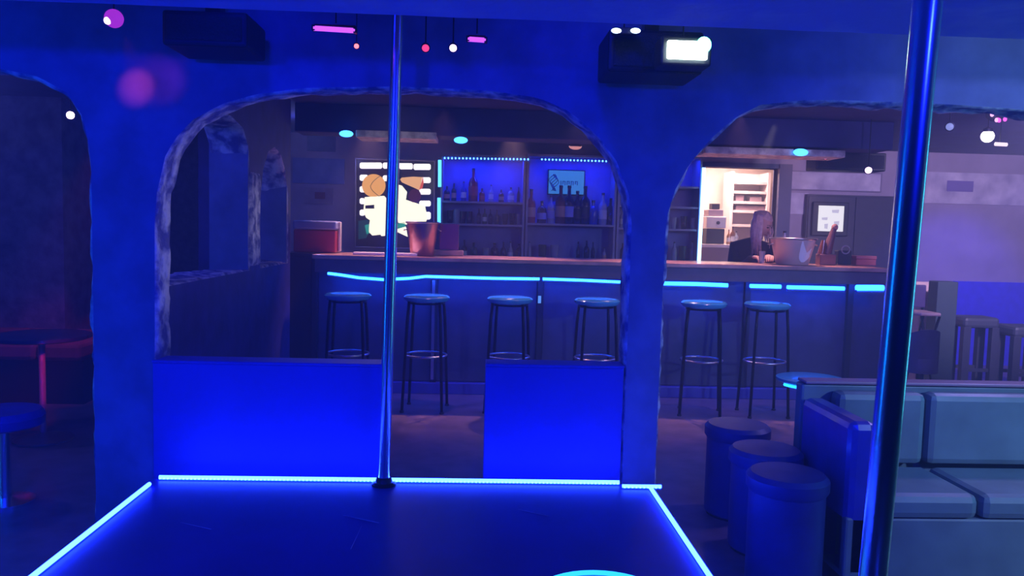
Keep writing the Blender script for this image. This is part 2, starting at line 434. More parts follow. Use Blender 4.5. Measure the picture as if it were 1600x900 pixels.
strip_thing('led_strip', [(sx0 + 0.01, yb, zt), (polex - gap, yb, zt)], 0.0085, 'straight glowing cyan strip on back stage edge, left of the middle pole')
xk = atz(967, 757, SZ).x
strip_thing('led_strip', [(polex + gap, yb, zt), (xk, yb, zt)], 0.0085, 'straight glowing cyan strip on back stage edge, right of the middle pole')
strip_thing('led_strip', [(xk + 0.004, yb - 0.05, zt), (sx1 + 0.045, yb - 0.05, zt)], 0.0075, 'short stepped glowing cyan strip at the back right stage corner')
strip_thing('led_strip', [(sx0 + 0.005, 0.62, zt), (sx0 + 0.005, yb - 0.09, zt)], 0.0085, 'long glowing cyan strip running along the left stage edge', side=(1, 0, 0), beads=False)
strip_thing('led_strip', [(sx1 - 0.005, 0.62, zt), (sx1 - 0.005, yb - 0.06, zt)], 0.0085, 'long glowing cyan strip running along the right stage edge', side=(-1, 0, 0), beads=False)

# poles
def pole(p0, p1, r, label):
    t = thing('dance_pole', label, 'pole', p0)
    build(B().tube([p0, p1], r, 32), 'shaft', CHROME, t, True)
    build(B().lathe([(r * 2.1, 0), (r * 2.1, .006), (r * 1.5, .012), (r * 1.25, .03), (r * 1.02, .034)], p0, 24), 'base_flange', BLACKMETAL, t, True)
    build(B().lathe([(r * 1.02, -.04), (r * 1.4, -.03), (r * 1.8, -.01), (r * 1.8, 0)], p1, 24), 'ceiling_flange', BLACKMETAL, t, True)
    return t
P0 = Vector((polex, sy1 - 0.045, SZ)); P1 = at(621, 40, sy1 - 0.045); P1 = P0 + (P1 - P0) * ((CH - SZ) / (P1.z - P0.z))
pole(P0, P1, px(9.2, sy1), 'slim chrome dance pole at the middle of the back stage edge')
q0 = at(1364, 900, 1.5); q1 = at(1440, 100, 1.5)
d = (q1 - q0) / (q1.z - q0.z)
Q0 = q0 + d * (SZ - q0.z); Q1 = q0 + d * (sofz - q0.z)
pole(Q0, Q1, px(22, 1.5), 'thick looking chrome dance pole nearest the camera on the right')

# round stool added on the deck, standing in for a curved cyan glow
c = at(925, 890, 1.95)
t = thing('stage_stool', 'low round stool with added cyan rim glow at the bottom of the picture', 'stool', (c.x, c.y, SZ))
build(B().lathe([(.02, c.z - .05), (.175, c.z - .05), (.185, c.z - .03), (.18, c.z - .005), (.15, c.z), (.0, c.z + .004)], (c.x, c.y - 0.19, 0), 32, cap=False), 'seat', BLUEVINYL, t, True)
build(B().tube([(c.x + .168 * math.cos(a), c.y - .19 + .168 * math.sin(a), c.z + .002) for a in [2 * PI * i / 40 for i in range(40)]], .006, 6, closed=True), 'rim_glow', glow('cyan rim glow', (0.02, 0.35, 1.0), 2.5), t, 'all')  # glow added to the rim in place of cyan light on it
build(B().lathe([(.13, SZ + .001), (.13, SZ + .02), (.03, SZ + .035), (.025, c.z - .05)], (c.x, c.y - .19, 0), 24), 'pedestal', CHROME, t, True)
print('stoolz', c)

# ------------------------------------------------------------------ speakers and lamps in the ceiling recess
def speaker(u0, v0, u1, v1, Y, label, blue_knob=None):
    a = at(u0, v0, Y); e = at(u1, v1, Y)
    t = thing('loudspeaker', label, 'speaker', ((a.x + e.x) / 2, Y + .15, e.z))
    build(B().box(a.x, e.x, Y, Y + .28, e.z, a.z, .012), 'cabinet', BLACK, t)
    build(B().box(a.x + .02, e.x - .02, Y - .01, Y, e.z + .02, a.z - .02, .004), 'grille', GRILLE, t)
    build(B().box((a.x + e.x) / 2 - .03, (a.x + e.x) / 2 + .03, Y + .1, Y + .16, a.z, CH), 'ceiling_bracket', BLACKMETAL, t)
    return t
speaker(252, 14, 386, 74, 3.2, 'black box loudspeaker hanging left above the arches')
speaker(952, 44, 1098, 116, 3.2, 'black box loudspeaker hanging below the bright strobe light')

def bracket_to_ceiling(t, p, z1=CH, r=.003):
    build(B().tube([(p.x, p.y, p.z), (p.x, p.y, z1)], r, 6), 'hanger', BLACKMETAL, t)
def uvtube(u0, v0, u1, v1, Y, label):
    a, e = at(u0, v0, Y), at(u1, v1, Y)
    t = thing('uv_tube_light', label, 'lamp', (a + e) / 2)
    build(B().tube([a, e], .0095, 10), 'tube', glow('violet tube', (0.55, 0.09, 1.0), 1.6), t, 'all')
    h = Vector((0, .02, .022))
    build(B().box(a.x, e.x, Y + .012, Y + .035, min(a.z, e.z) + .006, max(a.z, e.z) + .02, .003), 'housing', BLACK, t)
    for p in (a, e): build(B().box(p.x - .006, p.x + .006, Y - .008, Y + .02, p.z - .009, p.z + .012), 'socket', BLACK, t)
    bracket_to_ceiling(t, (a + e) / 2 + Vector((0, .03, .03)))
uvtube(490, 44, 555, 48, 3.1, 'longer violet tube light left of the middle pole')
uvtube(731, 61, 759, 63, 3.2, 'shorter violet tube light right of the middle pole')

def spot(u, v, Y, r, col, s, label, aim, cat='lamp', lensr=0.8, name='spot_lamp', ztop=CH, housing=BLACK):
    p = at(u, v, Y); dirv = (Vector(aim) - p).normalized()
    t = thing(name, label, cat, p)
    M = Matrix.Translation(p) @ dirv.to_track_quat('Z', 'Y').to_matrix().to_4x4()
    build(B().lathe([(r * .5, -r * 2.4), (r * .8, -r * 2.2), (r, -r * 1.2), (r * 1.05, 0), (r * .95, .001)], seg=16, M=M), 'can', housing, t, True)
    build(B().ell((0, 0, 0), (r * lensr, r * lensr, r * .35), 14, 8, M=None) if False else B().lathe([(r * lensr, 0.002), (r * lensr * .8, r * .25), (r * lensr * .4, r * .4), (0.001, r * .45)], seg=16, M=M), 'lens', glow('lens ' + label[:30], col, s), t, 'all')
    build(B().tube([p - dirv * r * 1.2 + Vector((0, 0, r)), (p.x - dirv.x * r * 1.2, p.y - dirv.y * r * 1.2, ztop)], r * .15, 6), 'yoke', BLACKMETAL, t)
    return t
cc = CAM + Vector((0, 0, -.6))
spot(557, 72, 3.2, .012, (1.0, .15, .2), 3, 'tiny red spot lamp left of the middle pole', cc)
spot(665, 75, 3.2, .018, (1.0, .06, .25), 1.2, 'red spot lamp just right of the middle pole', cc)
spot(708, 75, 3.2, .018, (.6, .35, 1.0), 6, 'white violet spot lamp right of the red one', cc)
b = B()
# twin white emergency lamps
a0 = at(963, 48, 3.1); a1 = at(993, 48, 3.1)
t = thing('twin_lamp', 'pair of small white oval lamps left of the strobe light', 'lamp', (a0 + a1) / 2)
for p in (a0, a1): build(B().ell(p, (.020, .012, .010), 12, 8), 'bulb', glow('cool white bulb', (.55, .75, 1.0), 4), t, 'all')
build(B().box(a0.x - .01, a1.x + .01, 3.12, 3.16, a0.z - .006, a0.z + .02, .004), 'bar', BLACK, t); bracket_to_ceiling(t, (a0 + a1) / 2 + Vector((0, .04, .01)))
# strobe
a, e = at(1044, 62, 3.0), at(1106, 93, 3.0)
t = thing('strobe_light', 'dazzling white green strobe light under the ceiling edge', 'lamp', ((a.x + e.x) / 2, 3.0, e.z))
build(B().box(a.x, e.x, 3.0, 3.02, e.z, a.z, .006), 'flash_window', glow('strobe glow', (.75, 1.0, .92), 14), t)
build(B().box(a.x - .02, e.x + .02, 3.021, 3.14, e.z - .02, a.z + .02, .008), 'housing', BLACK, t)
bracket_to_ceiling(t, Vector(((a.x + e.x) / 2, 3.08, a.z + .02)))
build(B().ell(at(1100, 70, 2.99), (.028, .012, .03), 12, 8), 'green_lens', glow('green lens', (.15, 1.0, .75), 9), t, 'all')
# purple globe
p = at(178, 29, 3.1)
t = thing('globe_lamp', 'magenta globe lamp high on the left above the pillar', 'lamp', p)
build(B().ell(p, (.034, .034, .034), 20, 12), 'globe', glow('magenta globe', (.42, .03, .75), .9), t, 'all')
build(B().ell(p + Vector((-.012, -.024, -.014)), (.014, .012, .014), 12, 8), 'bulb', glow('hot bulb', (1, .75, 1), 4), t, 'all'); bracket_to_ceiling(t, p + Vector((0, 0, .03)))
spot(110, 180, 5.9, .034, (1.0, .72, .95), 6, 'small bright white lamp in the dark room on the left', cc, ztop=2.34)

# glowing tubes added out of view each side for pole streaks and ambient
def added_tube(x, y, z0, z1, col, st_, label):
    t = thing('added_glow_tube', label, 'lamp', (x, y, 0))
    build(B().tube([(x, y, z0), (x, y, z1)], .15, 16), 'tube', glow('tube ' + label[:12], col, st_), t, 'all')
    k = .23 if x > 0 else -.23
    build(B().box(min(x + k * .7, x + k * 1.6), max(x + k * .7, x + k * 1.6), y - .05, y + .05, z0 - .05, z1 + .05, .006), 'back_plate', BLACKMETAL, t)
    build(B().lathe([(.24, 0), (.24, .02), (.05, .04), (.05, z0 - .03)], (x, y, 0), 20), 'stand', BLACKMETAL, t, True)
    for z in (z0, z1): build(B().lathe([(.155, -.03), (.155, .03)], (x, y, z), 12), 'end_cap', BLACKMETAL, t)
added_tube(-4.0, 1.95, .35, 2.0, (.002, .18, 1.0), 11, 'cyan upright floor tube lamp on the left outside the picture')
added_tube(4.2, 2.7, .35, 2.0, (.05, .6, .85), 7, 'teal upright floor tube lamp on the right outside the picture')

# ------------------------------------------------------------------ bar
FY = 6.35; PYn = 6.62
cl = at(492, 398, FY); cr = at(1393, 412, FY)
ct = at(760, 404, FY).z; fb = at(760, 431, FY).z
bar = thing('bar_counter', 'long dark bar counter with wooden top and blue strips under its edge', 'bar', ((cl.x + cr.x) / 2, 6.8, 0))
print('BAR', cl, cr, ct, fb)
build(B().box(cl.x - .02, cr.x + .02, FY - .02, 7.0, ct - .035, ct, .008), 'counter_top', WOODTOP, bar)
build(B().box(cl.x, cr.x, FY, FY + .04, fb, ct - .036), 'fascia', FASCIA, bar)
build(B().box(cl.x - .32, cl.x - .021, 6.58, 7.0, ct - .035, ct, .006), 'side_top', BARPOST, bar)
build(B().box(cl.x - .31, cl.x - .03, 6.60, 6.98, 0, ct - .036), 'side_cabinet', BARPOST, bar)
posts = [492, 678, 843, 1006, 1165, 1325, 1385]
pxs = [at(u, 500, PYn).x for u in posts]
for i, x in enumerate(pxs):
    o = build(B().box(x - .025, x + .025, PYn - .03, PYn + .05, 0.07, ct - .04, .004), 'post', BARPOST, bar)
for x0, x1 in zip(pxs, pxs[1:]):
    build(B().box(x0 + .027, x1 - .027, PYn, PYn + .03, .10, ct - .04, .004), 'front_panel', BARPANEL, bar)
build(B().box(cl.x, cr.x, PYn - .05, PYn + .04, 0, .095, .006), 'kick_board', mat('blue kick board', (.06, .06, .35), .4), bar)
build(B().box(cl.x, cr.x, 6.9, 6.98, 0, ct - .04), 'back_board', BARPANEL, bar)
build(B().box(cr.x - .03, cr.x, PYn + .03, 6.98, 0, ct - .04), 'end_board', BARPANEL, bar)
build(B().box(at(677, 500, PYn).x - .012, at(677, 500, PYn).x + .012, PYn - .045, PYn - .031, .12, fb - .06), 'steel_trim', BRUSHED, bar)
b = B(); bx = at(843, 468, PYn - .04)
build(b.box(bx.x - .012, bx.x + .012, PYn - .05, PYn - .031, bx.z - .03, bx.z + .03), 'switch_plate', glow('pale switch light', (.1, .3, .9), 1.2), bar)

segs = [([(512, 427), (535, 430), (560, 434), (600, 437), (640, 435), (665, 432), (700, 433), (770, 435), (843, 436)], 'wavy glowing blue strip under the counter edge left of centre'),
        ([(848, 436), (910, 438), (974, 441)], 'glowing blue strip under the counter edge just left of the arch pillar'),
        ([(1036, 443), (1090, 444), (1137, 446)], 'glowing blue strip under the counter edge just right of the arch pillar'),
        ([(1172, 447), (1220, 448)], 'short glowing blue strip under the counter below the ice bucket'),
        ([(1230, 449), (1280, 450), (1319, 451)], 'glowing blue strip under the counter second from its right end'),
        ([(1338, 450), (1380, 450)], 'short very bright blue strip at the right end of the counter')]
for i, (s, lab) in enumerate(segs):
    r = .012 if i < 2 else .017
    if i == 5: r = .026
    pts = [at(u, v, FY + .06) for u, v in s]
    strip_thing('counter_led_strip', pts, r, lab, LEDBAR, beads=(i < 2))
    a, e = pts[0], pts[-1]
    light('AREA', 'counter_led_light', tuple((a + e) / 2 + Vector((0, .02, -.03))), (0.006, .055, 1), 5.0 * (e - a).length, (e - a).length, tuple((a + e) / 2 + Vector((0, .12, -.5))), size_y=.02)

# bar stools
SY = 6.02
def make_stool(u, v):
    p = at(u, v, SY); zs = p.z
    t = thing('bar_stool', 'x', 'stool', (p.x, SY, 0), 'bar stools along the counter')
    build(B().lathe([(.02, zs - .045), (.155, zs - .045), (.172, zs - .03), (.175, zs - .015), (.16, zs - .002), (.10, zs + .003), (.001, zs + .004)], (p.x, SY, 0), 28, cap=False), 'seat', VINYL, t, True)
    for sx in (-1, 1):
        for sy in (-1, 1):
            build(B().tube([(p.x + sx * .115, SY + sy * .105, zs - .045), (p.x + sx * .125, SY + sy * .115, zs - .2), (p.x + sx * .15, SY + sy * .14, .012)], .0115, 8), 'leg', BLACKMETAL, t, 'all')
    zr = at(u, 552, SY).z
    build(B().tube([(p.x + .158 * math.cos(2 * PI * i / 28), SY + .15 * math.sin(2 * PI * i / 28), zr) for i in range(28)], .009, 6, closed=True), 'foot_ring', BRUSHED, t, 'all')
    build(B().tube([(p.x + .13 * math.cos(2 * PI * i / 28), SY + .12 * math.sin(2 * PI * i / 28), zs - .06) for i in range(28)], .008, 6, closed=True), 'seat_ring', BLACKMETAL, t, 'all')
    for sx in (-1, 1):
        for sy in (-1, 1):
            build(B().lathe([(.016, 0), (.016, .014), (.012, .016)], (p.x + sx * .15, SY + sy * .14, 0), 10), 'rubber_foot', BLACK, t)
    return t
labs = ['leftmost bar stool with pale round seat at the counter end', 'bar stool with pale seat just right of the middle pole', 'third bar stool from the left, before the dark counter post',
        'bar stool with pale seat just left of the arch pillar', 'bar stool just right of the arch pillar, left of its neighbour', 'rightmost bar stool at the counter below the ice bucket']
s0 = None
for (u, v), lab in zip([(544, 458), (667, 461), (797, 464), (933, 467), (1100, 473), (1199, 476)], labs):
    p = at(u, v, SY)
    if s0 is None: s0 = make_stool(u, v); s0['label'] = lab
    else: dup(s0, (p.x, SY, 0), lab, random.uniform(-.3, .3))

# ------------------------------------------------------------------ back bar shelves
SHY0, SHY1 = 8.28, 8.58
def zb(v, u=800, Y=SHY0): return at(u, v, Y).z
CZ = ct - .25
def bay(u0, u1, shelves, label, vtop=246):
    x0, x1 = at(u0, 320, SHY0).x, at(u1, 320, SHY0).x; um = (u0 + u1) / 2
    zt_ = zb(vtop, um)
    t = thing('back_bar_shelf', label, 'shelf unit', ((x0 + x1) / 2, 8.43, 0))
    w_ = .022
    build(B().box(x0, x0 + w_, SHY0, SHY1, 0, zt_), 'side', SHELFM, t); build(B().box(x1 - w_, x1, SHY0, SHY1, 0, zt_), 'side', SHELFM, t)
    build(B().box(x0 + w_, x1 - w_, SHY1 - .015, SHY1, 0, zt_), 'back_panel', SHELFB, t)
    build(B().box(x0, x1, SHY0, SHY1, zt_, zt_ + .025), 'top_board', SHELFM, t)
    for v in shelves:
        z = zb(v, um); build(B().box(x0 + w_, x1 - w_, SHY0 + .005, SHY1 - .016, z - .02, z), 'shelf', SHELFM, t)
    build(B().box(x0 + w_, x1 - w_, SHY0 + .005, SHY1 - .016, zb(408, um) - .03, zb(408, um)), 'shelf', SHELFM, t)
    build(B().box(x0 + w_, x1 - w_, SHY0 + .02, SHY0 + .04, 0.02, zb(408, um) - .031), 'lower_door', BARPANEL, t)
    return t, x0, x1, zt_
b1 = bay(688, 820, [315, 350], 'left back bar shelf unit with a blue light row along its top')
b2 = bay(822, 963, [350], 'middle back bar shelf unit holding the tall bottles and lit sign')
b3 = bay(965, 1095, [290, 322, 357], 'right back bar shelf unit half hidden by the arch pillar')
def dots(u0, v0, u1, v1, n, label, Y=SHY0 - .012, size=.010, down=True):
    a, e = at(u0, v0, Y), at(u1, v1, Y)
    t = thing('shelf_light_row', label, 'light strip', a)
    dd = (e - a); side = Vector((.012, 0, .012))
    lo = Vector((min(a.x, e.x), 0, min(a.z, e.z))); hi = Vector((max(a.x, e.x), 0, max(a.z, e.z)))
    build(B().box(lo.x - .008, hi.x + .008, Y + .004, Y + .011, lo.z - .008, hi.z + .008), 'backing', CHANNEL, t)
    for i in range(n):
        p = a + dd * (i + .5) / n
        build(B().ell(p, (size * .7, .006, size), 8, 6), 'led', LEDDOT, t, 'all')
    return t
dots(692, 247, 828, 249, 24, 'row of tiny blue lights along the left shelf top')
dots(844, 249, 950, 252, 19, 'row of tiny blue lights along the middle shelf top')
def vtube(u, v0, v1, label, r=.017, m=None, u1=None):
    a, e = at(u, v0, SHY0 - .03), at(u1 or u, v1, SHY0 - .03)
    t = thing('vertical_light_strip', label, 'light strip', e)
    build(B().tube([e, a], r, 8), 'tube', m or glow('cyan led', (.08, .45, 1.0), 3.0), t, 'all')
    build(B().box(e.x - .02, e.x + .02, SHY0 - .012, SHY0 - .002, e.z, a.z), 'backing', CHANNEL, t)
vtube(687, 250, 292, 'upper upright cyan light strip at the left shelf edge')
vtube(686, 309, 348, 'lower upright cyan light strip at the left shelf edge')
vtube(1100, 262, 410, 'tall upright white cyan light strip beside the kitchen doorway', .019, glow('white cyan led', (.35, .65, 1.0), 4), 1092)
light('AREA', 'shelf_light', ((b1[1] + b1[2]) / 2, SHY0 + .05, b1[3] - .01), (.008, .03, 1), 9, b1[2] - b1[1] - .1, ((b1[1] + b1[2]) / 2, SHY0 + .2, 0), size_y=.03)
light('AREA', 'shelf_light', ((b2[1] + b2[2]) / 2, SHY0 + .05, b2[3] - .01), (.008, .03, 1), 9, b2[2] - b2[1] - .1, ((b2[1] + b2[2]) / 2, SHY0 + .2, 0), size_y=.03)
light('AREA', 'shelf_light', ((b3[1] + b3[2]) / 2, SHY0 + .05, b3[3] - .01), (.008, .03, 1), 5, b3[2] - b3[1] - .1, ((b3[1] + b3[2]) / 2, SHY0 + .2, 0), size_y=.03)

# bottles: profiles in units of height
PROF = {
 'tall': ([(.13, 0), (.14, .02), (.14, .55), (.12, .64), (.05, .74), (.045, .93)], .93),
 'squat': ([(.20, 0), (.21, .02), (.21, .58), (.17, .70), (.07, .78), (.065, .90)], .90),
 'slim': ([(.10, 0), (.105, .02), (.105, .50), (.085, .62), (.04, .78), (.038, .94)], .94),
 'round': ([(.14, 0), (.20, .05), (.24, .22), (.22, .42), (.10, .60), (.055, .72), (.05, .92)], .92),
 'tumbler': ([(.20, 0), (.21, .02), (.25, .5), (.27, 1.0), (.25, 1.0), (.2, .1)], None),
}
def glassy(name, col): return mat(name, col, .12, coat=.5)
GL = {'green': glassy('green glass', (.02, .07, .04)), 'brown': glassy('brown glass', (.14, .05, .02)), 'clear': glassy('pale glass', (.30, .32, .42)),
      'dark': glassy('dark glass', (.015, .015, .03)), 'red': glassy('red glass', (.28, .03, .03)), 'blue': glassy('blue glass', (.03, .05, .35)), 'amber': glassy('amber glass', (.32, .13, .04))}
LBL = {'white': mat('white paper label', (.6, .6, .62), .7), 'tan': mat('tan paper label', (.5, .30, .18), .7), 'black': mat('black paper label', (.03, .03, .03), .6), 'blue': mat('pale blue label', (.28, .32, .62), .7), 'red': mat('red paper label', (.45, .06, .06), .7)}
CAPM = mat('dark bottle cap', (.03, .03, .04), .3, .5)
def bottle(u, vbase, vtop, kind, col, lab, label, Y=8.40, group='bottles on the back bar shelves', z=None):
    p = at(u, vbase, Y); h = at(u, vtop, Y).z - p.z
    if z is None: z = p.z
    pr, capz = PROF[kind]
    if kind == 'tumbler':
        t = thing('drinking_glass', label, 'glass', (p.x, Y, z), group)
        build(B().lathe([(r * h, q * h) for r, q in pr], (p.x, Y, z), 12), 'bowl', GL[col], t, True); return
    t = thing('bottle', label, 'bottle', (p.x, Y, z), group)
    build(B().lathe([(r * h, q * h) for r, q in pr], (p.x, Y, z), 14), 'glass_body', GL[col], t, True)
    r0 = pr[2][0] * h * 1.02; rc = pr[-1][0] * h * 1.15
    build(B().lathe([(rc, capz * h), (rc, h), (rc * .8, h * 1.004)], (p.x, Y, z), 10), 'cap', CAPM, t, True)
    if lab: 
        zz = .18, .46
        if kind == 'round': return
        build(B().lathe([(r0, h * zz[0]), (r0, h * zz[1])], (p.x, Y, z), 14, cap=False), 'paper_label', LBL[lab], t, 'all')
ORD = ['first', 'second', 'third', 'fourth', 'fifth', 'sixth', 'seventh', 'eighth', 'ninth', 'tenth', 'eleventh', 'twelfth', 'thirteenth']
def row(items, where, vb, group, Y=8.40, shelfz=None):
    for i, (u, vt, k, c, l) in enumerate(items):
        w_ = {'tumbler': 'drinking glass'}.get(k, {'tall': 'tall', 'squat': 'squat', 'slim': 'slim', 'round': 'round bellied'}[k if k != 'tumbler' else 'tall'] + ' bottle') if k != 'tumbler' else 'drinking glass'
        cn = {'clear': 'pale', 'dark': 'dark'}.get(c, c)
        bottle(u, vb, vt, k, c, l, f'{cn} {w_}, {ORD[i]} from the left on the {where}', Y, group, shelfz)
row([(698, 291, 'squat', 'dark', 'tan'), (709, 286, 'tall', 'dark', 'tan'), (724, 283, 'tall', 'blue', 'white'), (739, 262, 'tall', 'red', 'red'), (753, 293, 'squat', 'red', 'red'),
     (767, 287, 'tall', 'clear', 'white'), (783, 294, 'squat', 'brown', 'tan'), (798, 290, 'squat', 'clear', 'white'), (810, 289, 'slim', 'dark', None)], 'upper left shelf', 314, 'bottles on the upper left shelf', shelfz=zb(315, 754))
row([(703, 329, 'tumbler', 'dark', None), (713, 327, 'tumbler', 'clear', None), (723, 330, 'tumbler', 'dark', None), (733, 330, 'tumbler', 'dark', None), (748, 325, 'tall', 'dark', None), (757, 325, 'tall', 'green', 'white'), (766, 326, 'tall', 'dark', None), (776, 326, 'tall', 'dark', None), (789, 332, 'tumbler', 'dark', None), (800, 331, 'tumbler', 'dark', None), (811, 332, 'tumbler', 'clear', None)],
    'middle left shelf', 349, 'glasses and bottles on the middle left shelf', shelfz=zb(350, 754))
row([(699, 366, 'tall', 'dark', None), (712, 374, 'squat', 'dark', None), (725, 372, 'tall', 'dark', 'white'), (740, 376, 'squat', 'green', None), (759, 384, 'tumbler', 'clear', None), (772, 376, 'squat', 'dark', None), (786, 374, 'tall', 'dark', None), (797, 373, 'tall', 'clear', 'white'), (811, 376, 'squat', 'dark', None)],
    'lower left shelf', 404, 'bottles on the lower left shelf', shelfz=zb(408, 754))
row([(829, 297, 'tall', 'red', 'tan'), (846, 315, 'squat', 'dark', 'blue'), (860, 306, 'tall', 'clear', 'blue'), (875, 290, 'tall', 'brown', 'tan'), (888, 290, 'tall', 'dark', 'blue'), (901, 298, 'tall', 'dark', 'black'), (913, 290, 'tall', 'dark', 'black'),
     (926, 312, 'squat', 'blue', None), (941, 300, 'tall', 'clear', 'white'), (953, 308, 'tall', 'dark', None)], 'middle shelf before the lit sign', 350, 'bottles before the lit sign', shelfz=zb(350, 892))
row([(827, 376, 'slim', 'clear', None), (847, 380, 'tumbler', 'green', None), (866, 380, 'tumbler', 'clear', None), (903, 374, 'slim', 'dark', None), (916, 372, 'tall', 'dark', None), (926, 374, 'slim', 'dark', None), (944, 382, 'tall', 'clear', 'tan'), (955, 378, 'slim', 'clear', None)],
    'lower shelf under the lit sign', 404, 'bottles under the lit sign', shelfz=zb(408, 892))
row([(972, 378, 'tall', 'dark', None), (1053, 374, 'tall', 'clear', None), (1066, 380, 'tumbler', 'green', None), (1081, 372, 'tall', 'clear', None)], 'lower right shelf', 404, 'bottles on the lower right shelf', shelfz=zb(408, 1030))
row([(972, 326, 'tall', 'clear', 'white'), (980, 330, 'slim', 'dark', None), (1052, 338, 'tumbler', 'clear', None), (1068, 336, 'tumbler', 'dark', None), (1083, 338, 'tumbler', 'clear', None)], 'right shelf below the top ones', 356, 'glasses on the right shelf', shelfz=zb(357, 1030))

# lit sign in the middle bay
a, e = at(858, 266, 8.52), at(912, 304, 8.52)
t = thing('lit_sign', 'small cyan lit sign behind the bottles in the middle shelf', 'sign', ((a.x + e.x) / 2, 8.52, e.z))
build(B().box(a.x, e.x, 8.52, 8.535, e.z, a.z, .003), 'light_panel', glow('cyan sign', (.05, .28, .85), .75), t)
build(B().box(a.x - .012, e.x + .012, 8.536, 8.556, e.z - .012, a.z + .012), 'frame', BLACK, t)
b = B(); zc = (a.z + e.z) / 2 + .02
DK = mat('dark teal lettering', (.005, .03, .10), .6)
for i in range(9):   # illegible strokes of lettering
    x = a.x + .13 + i * .022; b.box(x - .004, x + .004, 8.514, 8.5199, zc - .045 + .006 * math.sin(i * 2), zc - .005)
    if i % 2: b.box(x - .004, x + .016, 8.514, 8.5199, zc - .012, zc - .005)
build(b, 'lettering', DK, t)
b = B()
for k in range(5):
    b.tube([(a.x + .03 + .012 * k + .03 * math.sin(s * .9 + k), 8.516, e.z + .03 + s * .022) for s in range(9)], .004, 5)
build(b, 'swirl', DK, t)

# ------------------------------------------------------------------ backlit picture window (left of the shelves)
WYw = 8.47
def wp(u, v): p = at(u, v, WYw); return (p.x, p.z)
t = thing('backlit_panel', 'bright backlit coloured glass panel with orange disc and white bars', 'sign', (at(616, 380, WYw).x, WYw, wp(616, 385)[1]))
fx0, fz1 = wp(557, 249); fx1, fz0 = wp(676, 388)
build(B().box(fx0, fx1, WYw + .012, WYw + .05, fz0, fz1), 'backing', mat('black glass', (.008, .012, .02), .2), t)
build(B().box(fx0 + .1, fx1 - .1, WYw + .051, BY - .001, fz0 + .1, fz1 - .1), 'wall_mount', BLACK, t)
FR = mat('pinkish metal frame', (.45, .38, .42), .35, .7)
fw = .014
for bx_ in ((fx0 - fw, fx0, fz0, fz1 + fw), (fx1, fx1 + fw, fz0, fz1 + fw), (fx0, fx1, fz1, fz1 + fw), (fx0, fx1, fz0 - fw, fz0)):
    build(B().box(bx_[0], bx_[1], WYw - .01, WYw + .05, bx_[2], bx_[3], .003), 'frame_bar', FR, t)
GW = glow('white backlit glass', (1.0, .93, .95), 1.5); GO = glow('orange backlit glass', (1.0, .44, .09), .95); GP = glow('peach backlit glass', (1.0, .50, .22), .95)
GR = glow('red backlit glass', (.95, .13, .06), .8); GD = mat('dark red glass', (.05, .005, .02), .2, emit=(.09, .005, .03), estr=.5); GG = glow('green backlit glass', (.02, .40, .30), .8); GY = glow('cream backlit glass', (1.0, .93, .72), 1.5)
def pane(pts, m, depth=0, name='glass_piece'):
    b = B().prism([wp(u, v) for u, v in pts], 'y', WYw - .004 * depth - .004, WYw + .011)
    return build(b, name, m, t)
def rbox(u0, v0, u1, v1, r=2):
    return [(u0 + r, v0), (u1 - r, v0), (u1, v0 + r), (u1, v1 - r), (u1 - r, v1), (u0 + r, v1), (u0, v1 - r), (u0, v0 + r)]
def disc(cu, cv, ru, rv, n=24): return [(cu + ru * math.cos(2 * PI * i / n), cv + rv * math.sin(2 * PI * i / n)) for i in range(n)]
for u0, u1, v0 in ((562, 597, 254), (598, 620, 254), (621, 645, 255), (646, 673, 256)): pane(rbox(u0, v0, u1, v0 + 9.5), GW)
for k, v0 in enumerate((273, 291, 309.5, 327.5)):
    pane(rbox(562, v0, 575 if k < 2 else 570, v0 + 9.5), GW); pane(rbox(655, v0 + 4, 673, v0 + 13), GW)
    if k in (0,): pane(rbox(598, v0 + 1, 612, v0 + 10), GW)
pane(rbox(664, 331, 673, 343), GW)
pane(disc(584, 290, 18.3, 18), GO, 1, 'orange_disc')
b = B(); b.tube([(wp(596 - 14 * math.sin(PI * s / 12) - (2 if s < 6 else 3), 276 + 31 * s / 12)[0], WYw - .010, wp(590, 275 + 32 * s / 12)[1]) for s in range(13)], .003, 5); build(b, 'lead_line', BLACK, t)
pane([(570, 308), (600, 306), (606, 312), (606, 338), (600, 366), (582, 368), (576, 362), (578, 344), (572, 340), (568, 330)], GY, 1)
pane([(571, 321), (585, 320), (585, 326), (571, 326)], mat('dark glass inset', (.02, .03, .04), .2), 2)
pane([(592, 340), (606, 338), (606, 368), (596, 369), (590, 358)], GY, 0)
pane([(556 + 4, 345), (575, 343), (577, 362), (572, 372), (560, 374)], mat('deep green glass', (.01, .05, .05), .2, emit=(.0, .05, .06), estr=.6), 0)
pane([(570, 352), (577, 350), (578, 364), (573, 366)], GG, 1)
pane([(624, 278), (628, 285), (655, 297), (660, 277), (646, 276)], GP, 1, 'cone')
pane([(655, 297), (659, 283), (661, 276), (662, 286), (660, 294)], GR, 2, 'cone_end')
pane(disc(623, 272, 6, 9, 14), BLACK, 2, 'dark_knob')
pane(disc(648, 306, 10, 10.5), GD, 2, 'dark_disc')
pane([(620, 288), (628, 290), (636, 300), (634, 312), (652, 318), (664, 322), (668, 340), (664, 350), (640, 352), (622, 348), (619, 310)], GY, 1)
pane([(619, 350), (632, 347), (634, 354), (622, 358)], GG, 1)
pane([(620, 358), (634, 354), (637, 370), (628, 366), (620, 362)], GY, 1)
light('AREA', 'panel_glow_light', ((fx0 + fx1) / 2, WYw - .06, (fz0 + fz1) / 2), (1, .8, .85), 2.5, .7, ((fx0 + fx1) / 2, 6.5, 1.1), size_y=.6)

